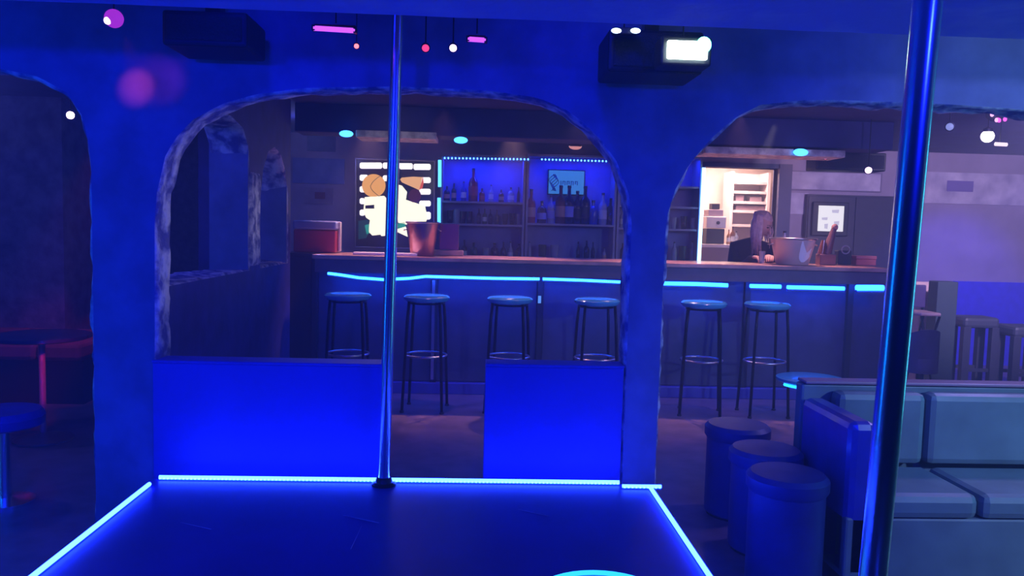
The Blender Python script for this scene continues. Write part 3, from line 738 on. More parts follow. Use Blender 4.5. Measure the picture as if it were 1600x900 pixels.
# pictures on the left part of the back wall
def poster(u0, v0, u1, v1, m, label, Y=BY - .02, inner=None, m2=None, frame=None):
    a, e = at(u0, v0, Y), at(u1, v1, Y)
    t = thing('wall_picture', label, 'picture', ((a.x + e.x) / 2, Y, e.z))
    build(B().box(a.x, e.x, Y, Y + .018, e.z, a.z), 'sheet', m, t)
    if frame:
        g = .012
        for q in ((a.x - g, a.x, e.z - g, a.z + g), (e.x, e.x + g, e.z - g, a.z + g), (a.x, e.x, a.z, a.z + g), (a.x, e.x, e.z - g, e.z)):
            build(B().box(q[0], q[1], Y - .006, Y + .018, q[2], q[3]), 'frame_bar', frame, t)
    if inner:
        i0, i1 = at(inner[0], inner[1], Y), at(inner[2], inner[3], Y)
        build(B().box(i0.x, i1.x, Y - .004, Y - .0005, i1.z, i0.z), 'print', m2, t)
    return t
PG = mat('grey blue print', (.10, .12, .24), .7, col2=(.22, .22, .34), scale=9); PB = mat('pale blue print', (.13, .17, .45), .7, col2=(.24, .30, .62), scale=6)
PP = mat('pinkish print', (.30, .20, .30), .7, col2=(.42, .34, .44), scale=11)
poster(480, 206, 524, 237, PG, 'small dim grey picture high on the wall left of the backlit panel')
poster(457, 246, 538, 288, PB, 'wide pale blue banner on the wall above the red cooler')
poster(474, 293, 520, 319, PP, 'small pinkish notice under the wide blue banner', inner=(492, 300, 508, 311), m2=mat('red print', (.25, .05, .08), .7))
# pictures on the right
PW = mat('whitish mural', (.42, .36, .52), .7, col2=(.85, .76, .9), scale=5, detail=6)
poster(1236, 268, 1375, 299, PW, 'long pale mural strip above the small lit screen', frame=mat('mauve moulding', (.25, .2, .32), .6))
poster(1233, 301, 1262, 335, PW, 'small pale picture on the wall left of the lit screen')
poster(1440, 268, 1620, 322, PW, 'long pale mural strip at the far right of the back wall', inner=(1480, 282, 1520, 300), m2=mat('violet figure print', (.25, .18, .5), .7))
# dark cabinet carrying the screen
q0, q1 = at(1263, 303, 8.5), at(1392, 410, 8.5)
t = thing('tall_cabinet', 'dark wide cabinet behind the bar carrying the lit screen', 'cabinet', ((q0.x + q1.x) / 2, 8.55, 0))
DCAB = mat('dark violet lacquer', (.035, .03, .06), .5, var=.2)
build(B().box(q0.x, q1.x, 8.515, 8.599, 0, q0.z), 'carcass', DCAB, t)
xm = (q0.x + q1.x) / 2 + .05
for a_, e_ in ((q0.x + .01, xm - .004), (xm + .004, q1.x - .01)):
    dd_ = build(B().box(a_, e_, 8.50, 8.5149, .08, q0.z - .02, .004), 'door', DCAB, t)
    build(B().box((e_ if a_ < xm - .1 else a_) - .02, (e_ if a_ < xm - .1 else a_) + .0, 8.488, 8.4999, .7, .82), 'handle', BLACKMETAL, dd_)
# little lit screen
a, e = at(1280, 321, 8.45), at(1317, 362, 8.45)
t = thing('lit_screen', 'small bright white lit screen on the wall behind the bar', 'screen', ((a.x + e.x) / 2, 8.45, e.z))
build(B().box(a.x, e.x, 8.45, 8.46, e.z, a.z), 'display', glow('white display', (.95, .92, 1.0), 1.1), t)
build(B().box(a.x - .06, e.x + .06, 8.461, 8.497, e.z - .05, a.z + .04, .008), 'case', BLACK, t)
GM = glow('pale lilac screen patch', (.62, .58, .78), 1.0)
for k, (u_, v_, w_, h_) in enumerate(((1284, 340, 10, 4), (1300, 328, 12, 5), (1288, 350, 6, 8), (1303, 346, 9, 6))):
    q = at(u_, v_, 8.449); build(B().prism([(q.x, q.z), (q.x + w_ * .0066, q.z + .006), (q.x + w_ * .006, q.z - h_ * .0066), (q.x + .004, q.z - h_ * .006)], 'y', 8.4455, 8.4499), 'picture_patch', GM, t)

# ------------------------------------------------------------------ kitchen seen through the doorway
KY = 10.0
CREAM = mat('cream kitchen wall', (.75, .62, .55), .7, var=.06)
struct(B().box(k0 - .5, k1 + .8, KY, KY + .1, 0, 2.4), 'wall_kitchen_back', CREAM)
struct(B().box(k0 - .6, k0 - .5, BY + .12, KY, 0, 2.4), 'wall_kitchen_left', CREAM)
struct(B().box(k1 + .8, k1 + .9, BY + .12, KY, 0, 2.4), 'wall_kitchen_right', CREAM)
struct(B().box(k0 - .6, k1 + .9, BY + .12, KY + .1, 2.4, 2.5), 'ceiling_kitchen', CREAM)
light('AREA', 'kitchen_lamp', ((k0 + k1) / 2, 9.2, 2.3), (1.0, .68, .60), 60, .5, ((k0 + k1) / 2, 9.3, 0))
# tall rack
def kbox(u0, v0, u1, v1, Y): a, e = at(u0, v0, Y), at(u1, v1, Y); return a.x, e.x, e.z, a.z
t_ = 9.45
x0, x1, z0, z1 = kbox(1143, 268, 1199, 400, t_)
t = thing('kitchen_rack', 'pale tall kitchen rack with boards seen through the bright doorway', 'rack', ((x0 + x1) / 2, t_ + .15, 0))
PINKW = mat('pinkish white enamel', (.72, .6, .6), .4)
for x in (x0, x1 - .04): build(B().box(x, x + .04, t_, t_ + .3, 0, z1, .004), 'upright', PINKW, t)
for v in (285, 300, 316, 330, 352):
    z = at(1170, v, t_).z; build(B().box(x0 + .041, x1 - .041, t_ + .01, t_ + .3, z - .02, z + .012), 'board', PINKW, t)
build(B().box(x0 + .041, x1 - .041, t_ + .28, t_ + .3, 0, z1), 'back_panel', PINKW, t)
for (u0, u1, v0, v1, nm) in ((1150, 1162, 305, 315, 'grey_box'), (1172, 1190, 307, 315, 'tray'), (1150, 1195, 321, 329, 'dark_bar')):
    q = kbox(u0, v0, u1, v1, t_ + .05)
    single(B().box(q[0], q[1], t_ + .05, t_ + .2, q[2], q[3], .004), nm, mat('mauve ' + nm, (.3, .2, .25), .5), {'grey_box': 'small mauve box on the kitchen rack', 'tray': 'flat mauve tray on the kitchen rack', 'dark_bar': 'long mauve bin on the lower board of the kitchen rack'}[nm], 'box')
# counter with coffee machine
x0, x1, z0, z1 = kbox(1096, 381, 1152, 410, 9.0)
t = thing('kitchen_counter', 'low pinkish kitchen counter inside the bright doorway', 'counter', ((x0 + x1) / 2, 9.15, 0))
build(B().box(x0, x1, 9.0, 9.35, z1 - .04, z1, .005), 'worktop', PINKW, t); build(B().box(x0 + .02, x1 - .02, 9.02, 9.34, 0, z1 - .041), 'carcass', mat('mauve carcass', (.25, .16, .2), .6), t)
zc = z1
x0, x1, z0, z1 = kbox(1106, 327, 1132, 381, 9.05)
t = thing('coffee_machine', 'boxy coffee machine with white panel on the kitchen counter', 'machine', ((x0 + x1) / 2, 9.15, zc))
h = z1 - zc
build(B().box(x0, x1, 9.06, 9.3, zc, zc + h * .45, .008), 'body', BLACK, t); build(B().box(x0 - .01, x1 + .01, 9.05, 9.3, zc + h * .46, zc + h * .80, .01), 'white_panel', mat('white enamel', (.7, .65, .68), .4), t)
build(B().lathe([(.02, 0), (.02, .012), (.014, .014)], seg=12, M=Matrix.Translation(((x0 + x1) / 2 + .02, 9.05, zc + h * .62)) @ Matrix.Rotation(PI / 2, 4, 'X')), 'dial', BLACK, t)
build(B().box(x0 + .02, x1 - .02, 9.08, 9.28, zc + h * .81, zc + h, .006), 'hopper', mat('mauve enamel', (.4, .28, .34), .4), t)
q = kbox(1113, 313, 1125, 322, 9.1); 
single(B().box(q[0], q[1], 9.1, 9.22, zc + h + .002, zc + h + .07, .006), 'black_tin', BLACK, 'small black tin on top of the coffee machine', 'tin')
for i, (u, vt, c) in enumerate([(1138, 358, 'amber'), (1144, 353, 'brown'), (1150, 360, 'clear')]):
    bottle(u, 381, vt, 'tall', c, 'white', ['amber bottle right beside the coffee machine', 'brown bottle in the middle of three on the kitchen counter', 'pale bottle at the right end of the kitchen counter'][i], 9.12, 'bottles on the kitchen counter', zc)

# ------------------------------------------------------------------ things on the bar
def onbar(u, Y=6.7): return at(u, 400, Y).x
# red cooler
x0 = at(462, 370, 6.75).x; x1 = at(527, 370, 6.75).x; z1 = at(495, 345, 6.75).z; h = z1 - ct
XM = (x0 + x1) / 2
cl2 = x0
t = thing('cooler_box', 'red cooler box with pale blue lid at the left end of the bar', 'cooler', (XM, 6.8, ct))
build(B().box(cl2, x1, 6.66, 6.93, ct + .002, ct + h * .72, .012), 'body', mat('red plastic', (.45, .05, .06), .4), t)
build(B().box(cl2 - .004, x1 + .006, 6.65, 6.94, ct + h * .73, ct + h, .014), 'lid', mat('pale blue plastic', (.30, .36, .62), .4), t)
build(B().box(x1 + .004, x1 + .022, 6.76, 6.84, ct + h * .05, ct + h * .98, .005), 'handle', mat('white plastic', (.7, .62, .62), .4), t)
def bucket(u0, u1, vt, vb_, Y, label, m, taper=.72, handles=True, mark=False, zbase=None):
    a = at(u0, vt, Y); e = at(u1, vt, Y); r = (e.x - a.x) / 2; cx = (a.x + e.x) / 2; h = a.z - ct
    t = thing('ice_bucket', label, 'bucket', (cx, Y, ct))
    build(B().lathe([(r * taper * .95, .002), (r * taper, .008), (r * .97, h - .012), (r * .93, h - .012), (r * taper * .9, .02), (.001, .02)], (cx, Y, ct), 32, cap=False), 'shell', m, t, True)
    build(B().tube([(cx + r * math.cos(2 * PI * i / 36), Y + r * math.sin(2 * PI * i / 36), ct + h - .006) for i in range(36)], .008, 8, closed=True), 'rim', BRUSHED, t, 'all')
    if handles:
        for s in (-1, 1):
            build(B().tube([(cx + s * r * .93, Y - .03, ct + h * .8), (cx + s * (r * .98 + .02), Y - .02, ct + h * .74), (cx + s * (r * .98 + .02), Y + .02, ct + h * .74), (cx + s * r * .93, Y + .03, ct + h * .8)], .005, 6), 'handle', BRUSHED, t, 'all')
    return t, cx, r, h
bucket(635, 686, 346, 390, 6.62, 'copper coloured ice bucket standing before the backlit panel', mat('copper metal', (.62, .36, .38), .3, .85, var=.1, scale=5))
tb, cx, r, h = bucket(1205, 1274, 371, 411, 6.62, 'cream ice bucket with painted white crescent glare beside the bartender', mat('cream enamel', (.72, .55, .48), .35, coat=.2), .70)
# crescent of white glare painted onto the bucket front
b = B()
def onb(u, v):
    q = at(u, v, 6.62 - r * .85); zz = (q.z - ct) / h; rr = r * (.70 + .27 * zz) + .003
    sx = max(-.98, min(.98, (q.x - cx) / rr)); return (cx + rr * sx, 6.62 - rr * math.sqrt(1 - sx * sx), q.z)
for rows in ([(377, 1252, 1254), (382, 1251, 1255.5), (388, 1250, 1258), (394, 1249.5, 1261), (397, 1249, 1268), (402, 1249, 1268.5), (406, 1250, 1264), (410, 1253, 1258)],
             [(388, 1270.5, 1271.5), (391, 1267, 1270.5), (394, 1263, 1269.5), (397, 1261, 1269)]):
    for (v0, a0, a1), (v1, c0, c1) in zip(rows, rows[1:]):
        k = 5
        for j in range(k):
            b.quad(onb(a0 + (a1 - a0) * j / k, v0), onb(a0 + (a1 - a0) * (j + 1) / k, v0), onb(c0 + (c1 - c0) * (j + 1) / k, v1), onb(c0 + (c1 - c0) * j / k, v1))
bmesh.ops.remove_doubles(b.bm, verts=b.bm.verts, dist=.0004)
build(b, 'painted_glare', mat('white painted glare', (.95, .95, .95), .5), tb)
bottle(1224, 402, 356, 'tall', 'clear', None, 'pale bottle neck sticking up out of the cream ice bucket', 6.62, None, ct + .035)
# trays and flat things before the backlit panel
a, e = at(553, 400, 6.5), at(652, 402, 6.5)
single(B().box(a.x, e.x, 6.44, 6.56, ct + .001, ct + .022, .004), 'bar_mat', mat('white rubber mat', (.85, .8, .85), .5), 'thin white bar mat on the counter edge before the backlit panel', 'mat')
a, e = at(655, 392, 6.78), at(724, 398, 6.78)
single(B().box(a.x, e.x, 6.74, 6.9, ct + .001, ct + .045, .006), 'wooden_tray', mat('tan wood tray', (.55, .35, .28), .5, var=.2), 'low tan wooden tray behind the copper bucket', 'tray')
a = at(702, 372, 6.8)
t = thing('napkin_holder', 'pinkish napkin holder on the bar right of the copper bucket', 'holder', (a.x, 6.82, ct + .045))
hz = at(702, 350, 6.8).z
for s in (-.05, .05): build(B().box(a.x - .08, a.x + .08, 6.81 + s - .004, 6.81 + s + .004, ct + .05, hz, .003), 'plate', mat('dark pink metal', (.3, .12, .18), .35, .4), t)
build(B().box(a.x - .07, a.x + .07, 6.77, 6.85, ct + .052, hz - .02, .004), 'napkins', mat('pink paper', (.5, .3, .4), .8), t)
# jug, round clock-like ring, red box on the right
p = at(1290, 405, 6.7); h = at(1300, 352, 6.7).z - ct
t = thing('pepper_mill', 'brown leaning bottle rack just right of the cream ice bucket', 'rack', (p.x, 6.7, ct))
BRN = mat('dark brown wood', (.16, .08, .08), .45, var=.2)
build(B().box(p.x - .07, p.x + .07, 6.65, 6.75, ct + .001, ct + h * .28, .008), 'base', BRN, t)
build(B().tube([(p.x + .0, 6.7, ct + h * .28), (p.x + .06, 6.7, ct + h * .92)], [.045, .022], 12), 'neck', BRN, t, True)
build(B().tube([(p.x - .045, 6.69, ct + h * .28), (p.x - .03, 6.69, ct + h * .62)], [.035, .018], 12), 'short_neck', GL['brown'], t, True)
build(B().ell((p.x + .065, 6.7, ct + h * .95), (.028, .024, .03), 12, 8), 'cork', mat('tan cork', (.5, .3, .25), .7), t, 'all')
t.name = 'bottle_rack'
p = at(1317, 390, 6.95)
t = thing('round_speaker', 'small black cube with pale ring on the bar right of the rack', 'speaker', (p.x, 6.95, ct))
build(B().box(p.x - .06, p.x + .06, 6.9, 6.99, ct + .001, ct + .125, .008), 'case', BLACK, t)
build(B().tube([(p.x + .035 * math.cos(2 * PI * i / 24), 6.896, p.z + .035 * math.sin(2 * PI * i / 24)) for i in range(24)], .006, 6, closed=True), 'ring', mat('grey ring', (.4, .4, .45), .4), t, 'all')
p = at(1349, 398, 6.9)
t = thing('red_box', 'flat red box at the right end of the bar', 'box', (p.x, 6.9, ct))
build(B().box(p.x - .09, p.x + .09, 6.84, 6.95, ct + .001, ct + .055, .006), 'body', mat('red card', (.5, .10, .12), .5), t); build(B().box(p.x - .093, p.x + .093, 6.837, 6.953, ct + .056, ct + .085, .005), 'lid', mat('red card lid', (.55, .14, .16), .5), t)
p = at(1202, 398, 6.62)
bottle(1190, 410, 391, 'tumbler', 'clear', None, 'clear tumbler held by the bartender', 6.75, None, ct + .001)

# ------------------------------------------------------------------ lamps over the bar
def oval(u, v, Y, label, m, rx=.055, beam=True):
    p = at(u, v, Y); t = thing('downlight', label, 'lamp', p)
    build(B().ell(p, (rx, .02, rx * .48), 16, 8), 'lens', m, t, 'all')
    if beam: build(B().box(p.x - rx * .8, p.x + rx * .8, p.y + .012, 6.445, p.z - rx * .3, p.z + rx * .5, .004), 'housing', BLACKMETAL, t, True)
    else: build(B().lathe([(rx * 1.1, 0), (rx * 1.1, .02), (.02, .03), (.02, 2.34 - p.z)], (p.x, p.y + .03, p.z), 16), 'housing', BLACKMETAL, t, True)
OV = glow('blue downlight', (.04, .30, 1.0), 6)
oval(541, 209, 6.40, 'blue oval downlight left of the middle pole above the bar', OV)
oval(720, 219, 6.40, 'blue oval downlight above the left shelf unit', OV)
oval(1251, 238, 6.40, 'blue oval downlight above the cream ice bucket', OV, .062)
oval(899, 229, 7.4, 'dim pinkish oval downlight above the lit sign', glow('dim pink', (.9, .35, .35), .8), .06, False)
spot(1357, 266, 6.3, .032, (1.0, .62, .95), 6, 'round white pink lamp above the right end of the bar', cc, ztop=2.34)
spot(1290, 246, 6.6, .022, (1.0, .25, .35), 2.2, 'tiny red lamp right of the blue downlight', cc, ztop=2.34)
spot(1277, 240, 6.6, .012, (1.0, .6, .7), 1.0, 'tiny dim pink lamp touching the red one', cc, ztop=2.34)
spot(1484, 198, 5.2, .03, (.35, .4, 1.0), .8, 'dim blue white lamp right of the near pole', cc, ztop=2.34)
p = at(1543, 213, 5.4)
t = thing('globe_lamp', 'bright white pink globe lamp at the upper right', 'lamp', p)
build(B().ell(p, (.042, .042, .042), 20, 12), 'globe', glow('white globe', (1, .86, .9), 6), t, 'all'); bracket_to_ceiling(t, p + Vector((0, 0, .04)), 2.34)
build(B().lathe([(.03, .03), (.03, .05), (.012, .06)], p, 14), 'cap', BLACK, t, True)
a, e = at(1555, 225, 5.4), at(1573, 226, 5.4)
t = thing('tube_lamp', 'short white tube lamp right of the globe lamp', 'lamp', (a + e) / 2)
build(B().tube([a, e], .013, 10), 'tube', glow('white tube', (1, .8, .9), 1.3), t, 'all'); bracket_to_ceiling(t, (a + e) / 2 + Vector((0, .012, 0)), 2.34)
p = at(1560, 178, 5.5)
t = thing('disco_lamp', 'magenta disco lamp cluster above the globe lamp', 'lamp', p)
build(B().ell(p + Vector((0, .04, 0)), (.06, .05, .05), 14, 10), 'body', BLACK, t, 'all')
for i in range(7):
    o_ = Vector((random.uniform(-.065, .065), -.012, random.uniform(-.05, .05)))
    build(B().ell(p + o_, (.014, .01, .016), 10, 6), 'lens', glow('magenta lens' if i % 3 else 'pink lens', (.9, .12, .8) if i % 3 else (1, .5, 1), 1.5), t, 'all')
bracket_to_ceiling(t, p + Vector((0, .04, .04)), 2.34)

q0, q1 = at(1276, 236, 6.9), at(1384, 268, 6.9)
t = thing('loudspeaker', 'wide dark loudspeaker hanging right of the blue downlight over the bar', 'speaker', ((q0.x + q1.x) / 2, 7.0, q1.z))
build(B().box(q0.x, q1.x, 6.9, 7.12, q1.z, q0.z, .01), 'cabinet', BLACK, t); build(B().box(q0.x + .02, q1.x - .02, 6.89, 6.8999, q1.z + .02, q0.z - .02, .003), 'grille', GRILLE, t)
for x_ in (q0.x + .1, q1.x - .1): build(B().box(x_ - .015, x_ + .015, 6.98, 7.02, q0.z, 2.34), 'ceiling_bracket', BLACKMETAL, t)

# ------------------------------------------------------------------ right side seating
# high chair and pale panel at the bar end
x0, x1, z0, z1 = kbox(1424, 440, 1466, 590, 7.3)
single(B().box(x0, x1, 7.3, 7.36, 0, z1, .006), 'pale_panel', mat('pinkish pale board', (.95, .66, .60), .6), 'pinkish pale upright board at the right end of the bar', 'board')
x0, x1, z0, z1 = kbox(1466, 440, 1487, 600, 6.9)
single(B().box(x0, x1, 6.9, 7.05, 0, z1, .006), 'dark_post', mat('dark green post', (.05, .08, .10), .6), 'dark square post right of the near pole', 'post')
p = at(1440, 486, 6.7)
t = thing('folding_stool', 'tall folding stool with crossed legs before the pale board', 'stool', (p.x, 6.7, 0))
build(B().box(p.x - .09, p.x + .09, 6.55, 6.82, p.z - .03, p.z, .012), 'seat', mat('pale pink seat', (.65, .42, .42), .5), t)
for s in (-1, 1):
    build(B().tube([(p.x - s * .08, 6.56, p.z - .03), (p.x + s * .10, 6.60, .01)], .011, 8), 'leg', BLACKMETAL, t, 'all')
    build(B().tube([(p.x - s * .08, 6.80, p.z - .03), (p.x + s * .10, 6.76, .01)], .011, 8), 'leg', BLACKMETAL, t, 'all')
build(B().box(p.x - .02, p.x + .09, 6.80, 6.83, p.z + .02, p.z + .22, .01), 'backrest', mat('dark violet vinyl', (.08, .05, .16), .5), t)
build(B().tube([(p.x + .07, 6.815, p.z - .02), (p.x + .07, 6.815, p.z + .03)], .01, 6), 'back_stem', BLACKMETAL, t)
p = at(1446, 560, 6.2)
t = thing('barrel_chair', 'dark rounded chair back between the near pole and dark post', 'chair', (p.x + .05, 6.2, 0))
zz = at(1446, 516, 6.2).z; sw = px(22, 6.2)
DKV = mat('dark violet upholstery', (.07, .05, .13), .6, var=.2)
b = B(); N = 12
for i in range(N):
    a0, a1 = PI + PI * i / N, PI + PI * (i + 1) / N
    f = lambda a, r_, z_: (p.x + .05 + r_ * math.cos(a) * 1.1, 6.35 + r_ * math.sin(a), z_)
    R0, R1 = sw * 1.1, sw * 1.1 - .04
    z0 = lambda a: zz - .06 * (1 - abs(math.sin(a)))
    b.quad(f(a0, R0, .3), f(a1, R0, .3), f(a1, R0, z0(a1)), f(a0, R0, z0(a0))); b.quad(f(a0, R1, .3), f(a1, R1, .3), f(a1, R1, z0(a1)), f(a0, R1, z0(a0)))
    b.quad(f(a0, R0, z0(a0)), f(a1, R0, z0(a1)), f(a1, R1, z0(a1)), f(a0, R1, z0(a0)))
bmesh.ops.remove_doubles(b.bm, verts=b.bm.verts, dist=.0005)
build(b, 'backrest', DKV, t, True)
build(B().lathe([(.10, .30), (.125, .32), (.125, .42), (.10, .45), (.001, .455)], (p.x + .05, 6.35, 0), 20, cap=False), 'seat', DKV, t, True)
build(B().lathe([(.11, 0), (.11, .02), (.03, .04), (.03, .30)], (p.x + .05, 6.35, 0), 16), 'pedestal', BLACKMETAL, t, True)
# dark stools against the blue dado
def dark_stool(u, v, Y, label, hw=24):
    p = at(u, v, Y); r_ = px(hw, Y)
    t = thing('tall_stool', label, 'stool', (p.x, Y, 0), 'dark stools against the blue wall')
    build(B().box(p.x - r_, p.x + r_, Y - r_ * .8, Y + r_ * .8, p.z - .10, p.z, .03), 'seat', mat('dark olive vinyl', (.07, .08, .13), .5), t)
    for sx in (-1, 1):
        for sy in (-1, 1): build(B().box(p.x + sx * r_ * .8 - .035, p.x + sx * r_ * .8 + .035, Y + sy * r_ * .6 - .03, Y + sy * r_ * .6 + .03, 0, p.z - .09, .004), 'leg', mat('dark stool leg', (.05, .055, .10), .5), t)
    for sy in (-1, 1): build(B().box(p.x - r_ * .8, p.x + r_ * .8, Y + sy * r_ * .6 - .012, Y + sy * r_ * .6 + .012, .18, .21), 'stretcher', mat('dark stool leg', (.05, .055, .10), .5), t)
dark_stool(1522, 494, 7.2, 'dark tall stool against the blue wall, left of the pair', 29)
dark_stool(1600, 508, 7.0, 'dark tall stool cut by the right picture edge', 32)
# sofa
SOFA = mat('dark teal vinyl', (.16, .22, .24), .45, var=.15, scale=6, bump=.15)
x0 = at(1280, 700, 3.25).x; x1 = x0 + 2.2
t = thing('sofa', 'dark vinyl bench sofa with square back cushions at lower right', 'sofa', ((x0 + x1) / 2, 3.2, 0))
zt_ = at(1450, 603, 3.45).z; zs_ = at(1500, 772, 2.98).z
print('SOFA', x0, zt_, zs_)
build(B().box(x0, x1, 2.98, 3.5, 0.05, zs_ - .10, .01), 'base', SOFA, t)
cw = [x0 + .12, at(1446, 650, 3.38).x, at(1446, 650, 3.38).x + .62, x1 - .12]
for a_, e_ in zip(cw, cw[1:]):
    build(B().box(a_ + .006, e_ - .006, 2.96, 3.36, zs_ - .10, zs_, .03), 'seat_cushion', SOFA, t)
    build(B().box(a_ + .006, e_ - .006, 3.36, 3.46, zs_, zt_ - .02, .03), 'back_cushion', SOFA, t)
build(B().box(x0, x1, 3.46, 3.53, .05, zt_, .012), 'back_frame', SOFA, t)
build(B().box(x0 + .01, x1 - .01, 3.44, 3.535, zt_ + .001, zt_ + .014, .004), 'top_rail', mat('pink wood rail', (.35, .18, .25), .4), t)
for x in (x0, x1 - .11): build(B().box(x, x + .11, 2.98, 3.46, .05, zt_ - .06, .03), 'arm', BLUEVINYL, t)
for x in (x0 + .06, x1 - .06):
    for y in (3.03, 3.45): build(B().box(x - .025, x + .025, y - .025, y + .025, 0, .05), 'foot', BLACK, t)
# drum stools
DRUM = mat('navy vinyl', (.03, .035, .22), .45, var=.15, scale=9)
for (u, v, lab) in ((1153, 661, 'blue drum stool farthest back of the three near the sofa'), (1197, 699, 'middle blue drum stool of the three near the sofa'), (1231, 737, 'nearest blue drum stool beside the sofa arm')):
    p = atz(u, v, .46); r_ = .155
    t = thing('drum_stool', lab, 'stool', (p.x, p.y, 0), 'drum stools near the sofa')
    build(B().lathe([(r_ * .9, .012), (r_ * .95, .02), (r_ * .95, .385)], (p.x, p.y, 0), 28), 'drum', DRUM, t, True)
    build(B().lathe([(r_ * .97, .386), (r_ * 1.03, .40), (r_ * 1.03, .44), (r_ * .92, .458), (.001, .462)], (p.x, p.y, 0), 28, cap=False), 'seat_pad', DRUM, t, True)
    build(B().lathe([(r_ * .88, 0), (r_ * .88, .011)], (p.x, p.y, 0), 24), 'base_ring', BLACK, t)
# round table with lit top
p = at(1268, 590, 4.9)
t = thing('round_table', 'small round table with cyan shine behind the drum stools', 'table', (p.x, 4.9, 0))
build(B().lathe([(.20, p.z - .03), (.215, p.z - .02), (.215, p.z - .004), (.20, p.z), (.001, p.z)], (p.x, 4.9, 0), 32), 'table_top', VINYL, t, True)
build(B().lathe([(.15, 0), (.15, .015), (.03, .04), (.028, p.z - .03)], (p.x, 4.9, 0), 24), 'pedestal', BLACKMETAL, t, True)
build(B().tube([(p.x + .19 * math.cos(a), 4.9 + .19 * math.sin(a), p.z - .04) for a in [PI * (1.06 + .72 * i / 20) for i in range(21)]], .009, 6), 'glow_arc', glow('cyan table arc', (.01, .22, 1.0), 6), t, 'all')  # glowing cyan arc added under the table rim

# ------------------------------------------------------------------ left side seating
p = atz(68, 687, 0)
t = thing('pedestal_table', 'round dark table on a red lit chrome post in the left room', 'table', (p.x, p.y, 0))
zt_ = at(68, 522, p.y).z
build(B().lathe([(.26, zt_ - .03), (.28, zt_ - .022), (.28, zt_ - .004), (.26, zt_), (.001, zt_)], (p.x, p.y, 0), 36), 'table_top', mat('dark table laminate', (.03, .03, .10), .25, coat=.3), t, True)
build(B().lathe([(.019, .04), (.019, zt_ - .03)], (p.x, p.y, 0), 16), 'post', mat('red tinted steel', (.8, .4, .45), .35, .4), t, True)
build(B().lathe([(.17, 0), (.17, .012), (.06, .03), (.022, .05)], (p.x, p.y, 0), 28), 'foot_plate', BRUSHED, t, True)
rp = p
light('SPOT', 'red_table_light', (p.x + .75, p.y - .75, .95), (1, .05, .20), 22, .02, (p.x, p.y, .42), 20, .7)
light('SPOT', 'red_bench_light', (-2.3, 5.3, 2.1), (1, .10, .28), 40, .03, (-3.3, 6.2, .40), 34, .8)
a = at(-120, 560, 6.2); e = at(150, 560, 6.2)
zt_ = at(40, 520, 6.25).z
t = thing('wall_bench', 'long reddish upholstered bench along the left room wall', 'bench', ((a.x + e.x) / 2, 6.2, 0))
RV = mat('dull red vinyl', (.22, .07, .12), .5, var=.25, scale=6)
for i in range(4):
    x0 = a.x + (e.x - a.x) * i / 4; x1 = a.x + (e.x - a.x) * (i + 1) / 4
    build(B().box(x0 + .004, x1 - .004, 6.40, 6.56, .46, zt_, .03), 'back_cushion', RV, t); build(B().box(x0 + .004, x1 - .004, 5.95, 6.40, .33, .46, .03), 'seat_cushion', RV, t)
build(B().box(a.x, e.x, 6.0, 6.56, 0, .33), 'base', BLACK, t)
p = atz(5, 640, .46)
t = thing('low_stool', 'round blue vinyl seat at the left picture edge', 'stool', (p.x, p.y, 0))
build(B().lathe([(.16, .38), (.175, .39), (.18, .43), (.16, .46), (.001, .465)], (p.x, p.y, 0), 28, cap=False), 'seat_pad', BLUEVINYL, t, True)
build(B().lathe([(.13, 0), (.13, .015), (.03, .03), (.025, .385)], (p.x, p.y, 0), 24), 'pedestal', CHROME, t, True)

# ------------------------------------------------------------------ bartender
BX = at(1190, 360, 7.28).x; BYy = 7.28
PT = thing('person', 'bartender with long blonde hair in black top, leaning over the bar', 'person', (BX - .03, BYy, 0))
SKIN = mat('skin', (.62, .40, .34), .5); BLK = mat('black cloth', (.012, .012, .022), .8, var=.3); HAIR = mat('blonde hair', (.46, .36, .38), .4, col2=(.70, .58, .58), scale=40)
def skin_mesh(name, verts, edges, radii, m, parent, root=0, lv=2):
    me = bpy.data.meshes.new(name); me.from_pydata([tuple(v) for v in verts], edges, [])
    o = bpy.data.objects.new(name, me); C.objects.link(o)
    mod = o.modifiers.new('skin', 'SKIN'); o.modifiers.new('sub', 'SUBSURF').levels = lv; o.modifiers['sub'].render_levels = lv
    for i, r_ in enumerate(radii):
        me.skin_vertices[0].data[i].radius = r_ if isinstance(r_, tuple) else (r_, r_)
    me.skin_vertices[0].data[root].use_root = True
    me.materials.append(m)
    dg = bpy.context.evaluated_depsgraph_get(); ev = o.evaluated_get(dg)
    nm = bpy.data.meshes.new_from_object(ev); bpy.data.objects.remove(o)
    for p_ in nm.polygons: p_.use_smooth = True
    o2 = bpy.data.objects.new(name, nm); C.objects.link(o2)
    if not nm.materials: nm.materials.append(m)
    o2.parent = parent; o2.matrix_parent_inverse = Matrix.Translation(-Vector(ROOTLOC[parent.name])); return o2
hd = at(1191, 351, BYy - .05)          # head centre
nk = Vector((hd.x - .03, BYy + .02, hd.z - .13))
ch_ = Vector((hd.x - .06, BYy + .05, hd.z - .24))
pv = Vector((hd.x - .10, BYy + .14, .92)); wa = Vector((hd.x - .09, BYy + .10, 1.08))
sl = Vector((ch_.x - .155, ch_.y, ch_.z + .03)); sr = Vector((ch_.x + .15, ch_.y - .02, ch_.z + .02))
hl = at(1185, 400, 6.86); hr = at(1203, 400, 6.86)
el_ = Vector((sl.x - .03, sl.y - .05, sl.z - .27)); er_ = Vector((sr.x + .04, sr.y - .08, sr.z - .26))
hl.z = ct + .05; hr.z = ct + .06
